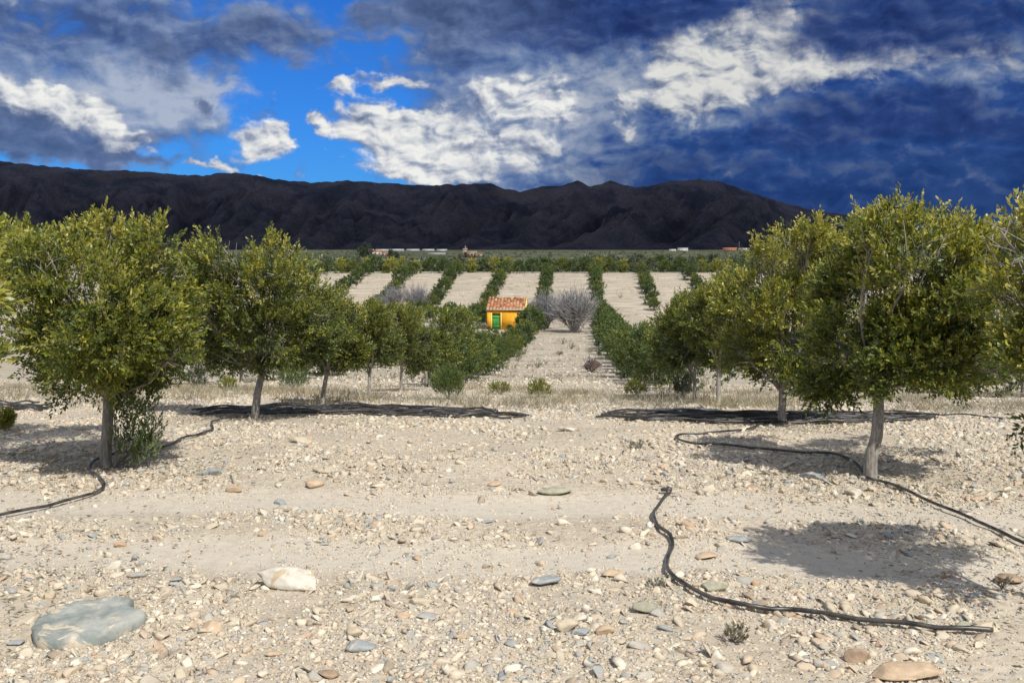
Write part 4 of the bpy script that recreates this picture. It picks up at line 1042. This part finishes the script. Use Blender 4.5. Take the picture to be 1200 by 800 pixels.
ROCKS = [  # u, v (centre), width px, height px, material, label
 (97, 727, 120, 52, 'slab', 'large flat blue-grey boulder with cream stains at the lower left'),
 (337, 682, 72, 24, 'white', 'long white stone lying across the gravel left of centre'),
 (250, 735, 30, 17, 'tan', 'pinkish tan stone with a pitted face right of the big grey boulder'),
 (55, 696, 25, 16, 'cream', 'cream stone just above the left end of the big grey boulder'),
 (13, 690, 20, 11, 'grey', 'grey stone at the left edge above the big grey boulder'),
 (16, 752, 22, 10, 'blue', 'small slate-blue stone touching the left edge below the big boulder'),
 (186, 629, 15, 13, 'cream', 'round cream stone alone on the track at the left'),
 (308, 625, 12, 9, 'tan', 'tiny tan stone on the track above the long white stone'),
 (140, 637, 15, 12, 'orange', 'small orange stone half sunk in the track at the left'),
 (635, 681, 44, 13, 'blue', 'smooth pale blue-grey stone on the lower edge of the track at centre'),
 (490, 705, 34, 12, 'cream', 'flat yellowish cream stone in the centre foreground'),
 (469, 719, 22, 15, 'tan', 'pinkish wedge stone below the yellowish flat one'),
 (498, 722, 26, 9, 'grey', 'flat grey stone beside the pinkish wedge stone'),
 (459, 688, 13, 10, 'blue', 'small dark violet-blue stone left of centre'),
 (441, 686, 17, 9, 'grey', 'grey stone left of the small violet-blue one'),
 (663, 733, 30, 20, 'cream', 'chunky cream stone in the centre foreground group'),
 (678, 724, 24, 12, 'white', 'whitish stone leaning on the chunky cream one'),
 (682, 741, 26, 8, 'blue', 'slim blue-grey stone in front of the chunky cream one'),
 (706, 739, 30, 13, 'tan', 'tan slab right of the chunky cream stone'),
 (756, 712, 34, 17, 'olive', 'olive-grey tilted stone left of the hose bend'),
 (730, 728, 15, 9, 'grey', 'small grey stone between the tan slab and the olive-grey stone'),
 (758, 758, 17, 6, 'blue', 'thin blue-grey flake on bare soil in the lower centre'),
 (414, 741, 26, 14, 'cream', 'cream stone at the lower left of centre'),
 (422, 757, 36, 15, 'blue', 'pale blue-grey stone below the cream one, lower left of centre'),
 (718, 672, 30, 11, 'tan', 'peach coloured flat stone on the track edge left of the hose'),
 (902, 730, 15, 20, 'white', 'upright white stone leaning against the foreground hose'),
 (925, 720, 15, 11, 'tan', 'small tan stone pressed under the foreground hose'),
 (886, 682, 14, 11, 'orange', 'orange-brown block above the foreground hose'),
 (837, 688, 30, 17, 'olive', 'olive-grey boulder just behind the foreground hose'),
 (821, 684, 18, 12, 'cream', 'cream stone beside the olive-grey boulder behind the hose'),
 (806, 614, 18, 9, 'orange', 'bright orange stone on the track right of the hose end'),
 (867, 632, 32, 8, 'blue', 'flat bluish stone on the track right of the hose'),
 (826, 652, 30, 8, 'tan', 'flat peach stone between the two wheel tracks'),
 (1006, 769, 32, 22, 'brown', 'brown pointed block in the right foreground'),
 (1060, 789, 92, 22, 'tan', 'broad peach slab on the bottom edge at the right'),
 (1158, 733, 30, 17, 'cream', 'yellowish stone by the far right end of the foreground hose'),
 (1130, 731, 22, 13, 'olive', 'olive stone left of the yellowish one by the hose end'),
 (1180, 679, 36, 15, 'brown', 'reddish brown stone at the right edge below the tree shadow'),
 (1143, 697, 20, 9, 'grey', 'grey stone below the tree shadow at the right'),
 (955, 558, 34, 12, 'blue', 'dark smooth slate stone left of the curved trunk'),
 (1003, 575, 25, 16, 'white', 'angular white block below the curved trunk'),
 (1023, 572, 16, 11, 'cream', 'small cream stone right of the angular white block'),
 (1084, 477, 14, 9, 'orange', 'orange stone beyond the hose bundle at the right'),
 (275, 572, 22, 14, 'tan', 'rounded peach stone above the track at the left'),
 (380, 550, 32, 12, 'cream', 'cream stone on the stony bank left of centre'),
 (366, 567, 26, 12, 'tan', 'flat tan stone under the cream one on the bank'),
 (350, 516, 30, 11, 'cream', 'pale slanting slab below the slanting grey trunk'),
 (244, 553, 26, 13, 'blue', 'bluish stone on the bank right of the leaning left tree'),
 (329, 588, 20, 10, 'blue', 'slate-blue stone at the upper edge of the track'),
 (650, 575, 46, 10, 'olive', 'wide flat greenish grey stone above the track at centre'),
 (580, 567, 18, 10, 'orange', 'brownish orange stone left of the wide greenish one'),
 (777, 546, 15, 7, 'tan', 'small tan stone above the hose connector'),
 (747, 565, 18, 9, 'cream', 'cream stone left of the hose connector'),
 (762, 562, 12, 7, 'tan', 'little tan stone next to the hose connector'),
 (571, 611, 14, 6, 'blue', 'small slate stone in the upper wheel track at centre'),
 (174, 531, 20, 9, 'blue', 'blue-grey stone in the shade right of the leaning left tree'),
 (885, 570, 18, 8, 'orange', 'flat orange stone on the bank left of the white block'),
 (668, 503, 30, 7, 'white', 'flat white stone on the bank beyond centre'),
 (1143, 569, 13, 9, 'grey', 'grey stone on the bank at the right'),
 (1146, 583, 20, 9, 'tan', 'tan stone on the upper edge of the track at the right'),
 (1191, 557, 16, 8, 'grey', 'dark grey stone at the right edge of the bank'),
 (1030, 700, 14, 9, 'tan', 'tan stone just below the tree shadow at the right'),
 (1068, 740, 16, 10, 'white', 'pale stone in the gravel below the foreground hose'),
 (945, 770, 14, 8, 'blue', 'bluish stone left of the brown pointed block'),
 (385, 790, 26, 14, 'brown', 'brown stone on the bottom edge left of centre'),
 (540, 745, 16, 10, 'tan', 'tan stone in the middle of the foreground gravel'),
 (580, 770, 18, 10, 'white', 'whitish stone low in the centre foreground'),
 (190, 760, 14, 8, 'tan', 'small tan stone below the right end of the big boulder'),
 (320, 765, 20, 10, 'tan', 'peach stone low in the left foreground'),
 (520, 700, 12, 8, 'white', 'little white stone right of the yellowish flat one'),
 (600, 715, 14, 9, 'orange', 'rust coloured stone in the centre foreground gravel'),
]
for k, (u, v, wp, hp, mk, lab) in enumerate(ROCKS):
    p, t = ground(u, v + hp * 0.30)
    s = t / 1200.0
    wd = wp * s; flatk = mk == 'slab'
    el_ = math.atan2(EYE - p[2], t)
    if flatk: hh = 0.065; dep_ = hp * s / math.sin(el_) * 0.86
    else:
        hh = max(hp * s * 0.78, 0.02); dep_ = wd * (0.5 + 0.25 * ((k * 0.37) % 1))
        dep_ = min(dep_, hp * s / max(math.sin(el_), .1) * 0.8)
        dep_ = max(dep_, wd * 0.3)
    me = rock_mesh('stone', ROCKM[mk], wd * 1.04, dep_, hh, 100 + k, 4 if wp > 60 else 3, 0.3 if flatk else 0.6)
    o = obj('stone', me); o.location = (p[0], p[1] + (dep_ * 0.15), tz1(p[0], p[1]) + hh * (0.12 if flatk else 0.22))
    o.rotation_euler = (R((k * 37) % 9 - 4), R((k * 53) % 9 - 4), R(((k * 71) % 40) - 20) if not flatk else 0)
    if k == 1: o.rotation_euler = (0, R(4), R(-4)); o.scale = (1.0, 1.0, 1.35); o.location.z += 0.028
    if wp >= 26 and k > 1: o.location.z += 0.006; o.scale.z = 1.15
    if flatk:
        ol = [(-1, -.12), (-.93, -.42), (-.62, -.86), (-.2, -1), (.28, -.93), (.62, -.62), (.86, -.32), (1, .12), (.93, .30), (.60, .42), (.52, .86), (.18, .97), (-.1, .78), (-.42, .62), (-.78, .38)]
        ol = np.array([(q[0], q[1]) for q in ol]); nn = 90
        cl = spline(np.vstack([ol, ol[:1]]), nn + 1)[:-1]
        rr_ = np.random.default_rng(8)
        cl = cl * (1 + 0.025 * (vnoise(np.arange(nn) * .5, np.zeros(nn), 3) - .5))[:, None]
        rings = []
        for f_, zz in ((1.02, -.5), (1.03, .1), (0.985, .42), (0.93, .55), (.75, .62), (.5, .68), (.25, .70), (.05, .70)):
            c2 = cl * f_; zn = (fbm(c2[:, 0] * 2.2 + 9, c2[:, 1] * 2.2 + 9, 55) - .47) * (0.5 if f_ < 1 else 0) + (0.22 * (c2[:, 0] * -.2 + c2[:, 1] * .5) if f_ < 1.01 else 0)
            rings.append(np.column_stack([c2[:, 0] * wd / 2, c2[:, 1] * dep_ / 2, (zz + zn) * hh]))
        i_ = np.arange(7)[:, None] * nn; j_ = np.arange(nn)[None, :]; k_ = (j_ + 1) % nn
        Q_ = np.stack([i_ + j_, i_ + k_, i_ + nn + k_, i_ + nn + j_], -1).reshape(-1, 4)
        VV_ = np.vstack([np.concatenate(rings), [(0, 0, .70 * hh)]])
        T_ = np.stack([7 * nn + np.arange(nn), 7 * nn + (np.arange(nn) + 1) % nn, np.full(nn, 8 * nn)], 1)
        VV_[:, 2] += (fbm(VV_[:, 0] * 22 + 9, VV_[:, 1] * 22 + 9, 56) - .47) * 0.016; o.data = mesh_np('stone', VV_, [Q_, T_], ROCKM[mk], None, False); o.rotation_euler = (R(3), 0, R(5)); o.location.z = tz1(p[0], p[1]) + 0.035
    tag(o, lab, 'stone', 'larger loose stones on the ground')

# ------------------------------------------------------------------ HOSES
M_HOSE = simple('black_polythene', (0.012, 0.012, 0.014), 0.38, 0.5, (9.0, (0.075, 0.068, 0.058)))
def hose_path(pts, n, lift=0.012, amp=0.004):
    P3 = []
    for (u, v) in pts:
        p, t = ground(u, v); P3.append((p[0], p[1]))
    xy = spline(np.array(P3), n)
    z = tz(xy[:, 0], xy[:, 1]) + lift
    z = np.convolve(np.pad(z, 3, 'edge'), np.ones(7) / 7, 'valid')
    q = np.column_stack([xy, z]); q[:, 2] += 0.008 * np.abs(np.sin(np.arange(n) * 0.21)) + amp
    return q
def hose(pts, label, n=90, r=0.0105, **kw):
    q = hose_path(pts, n, r + 0.01, **kw)
    a = Acc(); a.tube(q, r, 8)
    return tag(obj('hose', a.mesh('hose', M_HOSE, True)), label, 'hose'), q
h0, q0 = hose([(783, 581), (775, 592), (766, 605), (770, 618), (785, 632), (788, 645), (782, 660), (784, 675), (805, 692), (835, 706), (880, 716), (930, 721), (1000, 730), (1070, 738), (1120, 743), (1163, 744)],
              'loose black hose snaking across the foreground with an open connector end', 150, 0.0125)
a = Acc(); c0 = q0[0]
a.tube([c0 + (0.0, -0.01, 0.0), c0 + (0.0, 0.045, 0.012)], 0.017, 10)
obj('connector', a.mesh('connector', M_HOSE, True), h0)
a = Acc(); a.tube([c0 + (-0.055, 0.035, 0.016), c0 + (0.0, 0.04, 0.02), c0 + (0.03, 0.03, 0.02)], [0.012, 0.018, 0.016], 8)
obj('tee_fitting', a.mesh('tee_fitting', M_HOSE, True), h0)
hose([(1215, 648), (1180, 632), (1130, 608), (1090, 592), (1060, 578), (1035, 568), (1017, 564), (1008, 552), (995, 541), (975, 535), (940, 533), (900, 530), (865, 526), (825, 523), (800, 520), (792, 515),
      (800, 512), (830, 510), (865, 507), (885, 503), (892, 494), (890, 487)], 'black hose passing the curved trunk and leaving at the right edge', 190, 0.0115)
hose([(-15, 611), (30, 602), (70, 593), (105, 583), (122, 574), (118, 564), (106, 556), (107, 548), (116, 540), (140, 534), (180, 530), (200, 524), (215, 516), (235, 511), (249, 506), (248, 498), (256, 494), (275, 492), (300, 490)],
     'black hose curling round the leaning left tree to the left edge', 170, 0.0115)
hose([(1062, 492), (1090, 489), (1120, 488), (1150, 490), (1175, 493)], 'thin hose end trailing right from the hose bundle', 40, 0.010)
def bundle(u0, u1, vfun, halfp, n, label, seed):
    r_ = random.Random(seed); root = None
    p, t = ground((u0 + u1) / 2, vfun((u0 + u1) / 2)); root = empty('hose_bundle', (p[0], p[1], tz1(p[0], p[1])))
    for k in range(n):
        a0 = u0 + r_.random() ** 1.6 * (u1 - u0) * 0.35; a1 = u1 - r_.random() ** 1.6 * (u1 - u0) * 0.35
        off = (k / (n - 1.0) - 0.5) * 2 * halfp
        m_ = max(5, int((a1 - a0) / 28)); pts = []
        for j in range(m_ + 1):
            u = a0 + (a1 - a0) * j / m_; e = 1 - abs(2 * (u - u0) / (u1 - u0) - 1) ** 4
            pts.append((u, vfun(u) + off * (0.35 + 0.65 * e) + r_.uniform(-0.9, 0.9)))
        q = hose_path(pts, m_ * 7, 0.014 + 0.012 * r_.random() + (0.016 if k % 3 == 0 else 0))
        q[:, 2] += np.array([0.012 * math.sin(i * 0.35 + k) for i in range(len(q))])
        a = Acc(); a.tube(q - np.array(root.location), 0.0125, 6); obj('hose', a.mesh('hose', M_HOSE, True), root)
    tag(root, label, 'hose bundle', 'bundles of black hoses laid along the tree line')
bundle(224, 620, lambda u: 484 + 2.2 * math.sin(u * .013) + (3 if u > 560 else 0) * ((u - 560) / 60.0), 4.6, 24, 'long bundle of black hoses left of centre, passing the slanting grey trunk', 3)
bundle(698, 1105, lambda u: 489 + 3.0 * math.sin((u - 700) * .006), 5.6, 28, 'thick bundle of black hoses at the right, behind the curved trunk', 4)
bundle(-25, 66, lambda u: 477 + 1.5 * math.sin(u * .05), 3.6, 8, 'short bundle of black hoses at the left edge', 5)

# ------------------------------------------------------------------ weeds, dry grass
M_DRY = mat_leaf('dry_grass', [(0.0, (0.20, 0.15, 0.10)), (0.5, (0.36, 0.29, 0.19)), (1.0, (0.52, 0.44, 0.30))], 0.2)
M_GREYW = mat_leaf('grey_weed', [(0.0, (0.19, 0.16, 0.125)), (0.6, (0.31, 0.27, 0.21)), (1.0, (0.42, 0.37, 0.29))], 0.2)
def grass(name, x, y, h, per, mat, label, seed, width=0.004, lean=0.6):
    r_ = np.random.default_rng(seed); n = len(x); ci = np.repeat(np.arange(n), per)
    z = tz(x, y)
    base = np.stack([x, y, z], 1)[ci] + r_.normal(0, 0.025, (n * per, 3)) * [1, 1, 0] * np.clip(h[ci] * 8, .5, 3)[:, None]
    d = unit(r_.normal(0, lean, (n * per, 3)) * [1, 1, .2] + [0, 0, 1])
    V, F, T = leaves(base, d, h[ci] * (0.5 + 0.8 * r_.random(n * per)), width, np.clip(r_.random(n)[ci] * .6 + r_.random(n * per) * .4, 0, 1), fold=0.05)
    return tag(obj(name, mesh_np(name, V, F, mat, {'tint': T})), label, 'grass', kind='stuff')
r6 = np.random.default_rng(9)
def band(n, y0, y1, s, thr, k):
    x, y = scatter(n, y0, y1, 1.0, 0.05, s); m_ = fbm(x * 0.8, y * 0.5, k) > thr
    return x[m_], y[m_]
x, y_ = band(6500, 14.0, 25, 51, 0.52, 80)
grass('dry_grass', x, y_, 0.06 + 0.14 * r6.random(len(x)), 7, M_DRY, 'dry straw-coloured grass under the tree rows behind the hoses', 61, 0.008)
x, y_ = band(3800, 13.0, 22, 52, 0.48, 82)
grass('dry_weeds', x, y_, 0.10 + 0.16 * r6.random(len(x)), 9, M_GREYW, 'grey dead weeds along the line of trunks', 62, 0.006, 0.9)
x, y_ = band(1700, 3.8, 12.5, 53, 0.50, 84)
grass('dry_grass', x, y_, 0.015 + 0.05 * r6.random(len(x)), 8, M_GREYW, 'small withered weeds between the foreground stones', 63, 0.0025, 1.2)
r7 = np.random.default_rng(15); n = 2600
yy_ = r7.uniform(28, 144, n); xx_ = r7.uniform(-0.34, 0.13, n) * yy_; m_ = fbm(xx_ * .25, yy_ * .5, 86) > 0.46
grass('dry_weeds', xx_[m_], yy_[m_], 0.10 + 0.22 * r7.random(int(m_.sum())), 7, M_GREYW, 'low dead weeds dotted over the corridor and the far slope', 66, 0.03, 1.0)
# fallen leaves and bits of twig below the trees
def litter():
    r_ = np.random.default_rng(77); P3 = []
    for (bx, by) in [tuple(ground(124, 548)[0][:2]), tuple(ground(1019, 562)[0][:2]), tuple(ground(299, 490)[0][:2]), tuple(ground(917, 497)[0][:2]), (3.1, 5.3), (-3.6, 5.3)]:
        n = 900; P3.append(np.stack([bx + r_.normal(0, .75, n), by + r_.normal(0, .65, n)], 1))
    P3 = np.concatenate(P3); z = tz(P3[:, 0], P3[:, 1]) + 0.012 + 0.02 * r_.random(len(P3))
    d = unit(r_.normal(size=(len(P3), 3)) * [1, 1, .15])
    V, F, T = leaves(np.column_stack([P3, z]), d, 0.04, 0.013, r_.random(len(P3)) * .6, fold=.1)
    tag(obj('leaf_litter', mesh_np('leaf_litter', V, F, M_GREYW, {'tint': T})), 'fallen grey-brown leaves scattered under the front trees', 'leaf litter', kind='stuff')
litter()
def weed(u, v, wp, hp, mat, label, seed, cat='weed', name='green_shrub', tint=0.5, L=0.05):
    p, t = ground(u, v); s = t / 1200.0; w_ = wp * s / 2; h_ = hp * s
    r_ = np.random.default_rng(seed); n = int(np.clip(wp * hp * 0.30, 60, 520)) if mat is not M_GREYW else 26
    root = empty(name, (p[0], p[1], tz1(p[0], p[1])))
    a = r_.random(n) * 6.28; rr = np.sqrt(r_.random(n)) * w_ * 0.8
    top = h_ * (1 - 0.5 * (rr / w_) ** 2)
    pos = np.stack([rr * np.cos(a), rr * np.sin(a) * .8, top * (0.1 + 0.75 * r_.random(n))], 1)
    d = unit(np.stack([np.cos(a) * rr / w_, np.sin(a) * rr / w_, np.full(n, 1.1)], 1) + r_.normal(0, .3, (n, 3)))
    V, F, T = twig_leaves(pos, d, h_ * 0.22, 7, L, L * 0.28, np.full(n, tint) + r_.normal(0, .15, n), 0.5)
    obj('foliage', mesh_np('foliage', V, F, mat, {'tint': T}), root)
    ac = Acc()
    for k in range(14):
        i = r_.integers(n); ac.tube(spline([np.zeros(3), pos[i] * [.5, .5, .6], pos[i]], 4), np.linspace(.005, .002, 4) * max(1, t / 15), 4, cap=False)
    obj('stems', ac.mesh('stems', M_BARK), root)
    tag(root, label, cat, 'small shrubs and weeds between the rows')
weed(632, 466, 30, 23, M_YEL, 'round yellow-green shrub at the near end of the corridor', 1)
weed(585, 462, 28, 16, M_YEL, 'low yellow-green weed left of the round corridor shrub', 2, tint=0.35)
weed(268, 458, 24, 18, M_YEL, 'yellow-green weed between the two left trunks', 3)
weed(232, 456, 24, 30, M_LEAFD, 'dark green bushy sapling behind the leaning left tree', 4, name='sapling', cat='sapling', tint=.7)
weed(345, 456, 40, 26, M_LEAF2, 'green shrub between the second and third left trunks', 5)
weed(525, 468, 40, 42, M_LEAF2, 'green shrub filling the foot of the left row before the corridor', 6)
weed(800, 466, 24, 34, M_LEAF3, 'grey-green shrub at the foot of the right row left of the thin dark trunk', 7)
weed(746, 464, 30, 22, M_YEL, 'yellowish weed at the near corner of the right row', 8, tint=.3)
weed(630, 431, 16, 11, M_YEL, 'small green tuft beyond the round corridor shrub', 9, tint=.3)
weed(607, 423, 12, 10, M_YEL, 'olive tuft by the left row halfway down the corridor', 10, tint=.2)
weed(670, 409, 12, 9, M_LEAF2, 'dark green tuft in the corridor below the bare shrub', 11)
weed(691, 413, 12, 7, M_YEL, 'small tuft by the right row below the bare shrub', 12, tint=.3)
weed(656, 416, 8, 6, M_LEAF2, 'tiny green tuft in the corridor', 13)
weed(660, 403, 12, 8, M_YEL, 'pale green tuft nearest the bare shrub', 14, tint=.4)
weed(6, 506, 22, 30, M_YEL, 'yellow-green weed at the left edge below the hose bundle', 15)
weed(862, 752, 30, 22, M_GREYW, 'thin greenish grass tuft below the foreground hose', 16, tint=.4, name='grass_tuft', L=.035)
weed(768, 688, 26, 12, M_GREYW, 'grey dead weed left of the hose bend', 17, tint=.6, name='dry_weed', L=.02)
weed(1175, 690, 34, 16, M_GREYW, 'dark dead weed by the reddish brown stone', 18, tint=.3, name='dry_weed', L=.02)
weed(750, 526, 30, 11, M_GREYW, 'grey dead weed left of the hose loop', 19, tint=.6, name='dry_weed', L=.035)
weed(727, 349, 9, 6, M_YEL, 'small bush on bare soil of the far slope right of the corridor', 20, tint=.2)
# dark root ball
def rootball():
    p, t = ground(693, 436)
    c_ = np.array([p[0], p[1], tz1(p[0], p[1])]); s = t / 1200.0
    me = rock_mesh('stump', simple('dead_wood', (0.055, 0.038, 0.032), 0.95, 0.1, (20, (0.12, 0.085, 0.07)), 1.0), 22 * s, 18 * s, 17 * s, 5, 3, 0.2)
    root = obj('stump', me); root.location = c_ + np.array([0, 0, 6 * s])
    ac = Acc(); r_ = np.random.default_rng(3)
    for k in range(40):
        d = unit(r_.normal(size=(1, 3)) + [[0, 0, .3]])[0]
        ac.tube(np.array([d * 6 * s, d * 11 * s + r_.normal(0, s, 3), d * 14 * s + r_.normal(0, 2 * s, 3)]), [.02, .013, .006], 4, cap=False)
    obj('roots', ac.mesh('roots', M_DUSK), root)
    tag(root, 'dark brown uprooted stump beside the right row in the corridor', 'stump')
rootball()
# poles on the plain
for k, (u, dep, h) in enumerate([(905, 1500, 22), (545.5, 640, 9), (866, 1800, 18)]):
    c_ = at(u, 300, dep); ac = Acc(); z = tz1(c_[0], c_[1])
    root = empty('utility_pole', (c_[0], c_[1], z))
    ac.tube([(0, 0, 0), (0, 0, h)], [0.28, 0.16], 6); obj('pole', ac.mesh('pole', M_BARK), root)
    ac = Acc(); ac.box((-1.1, -.1, h - 1.4), (1.1, .1, h - 1.15)); obj('crossarm', ac.mesh('crossarm', M_BARK), root)
    tag(root, ['tall utility pole before the mountain at the right', 'utility pole standing by the ruined farmhouse', 'utility pole by the white warehouse'][k], 'utility pole')
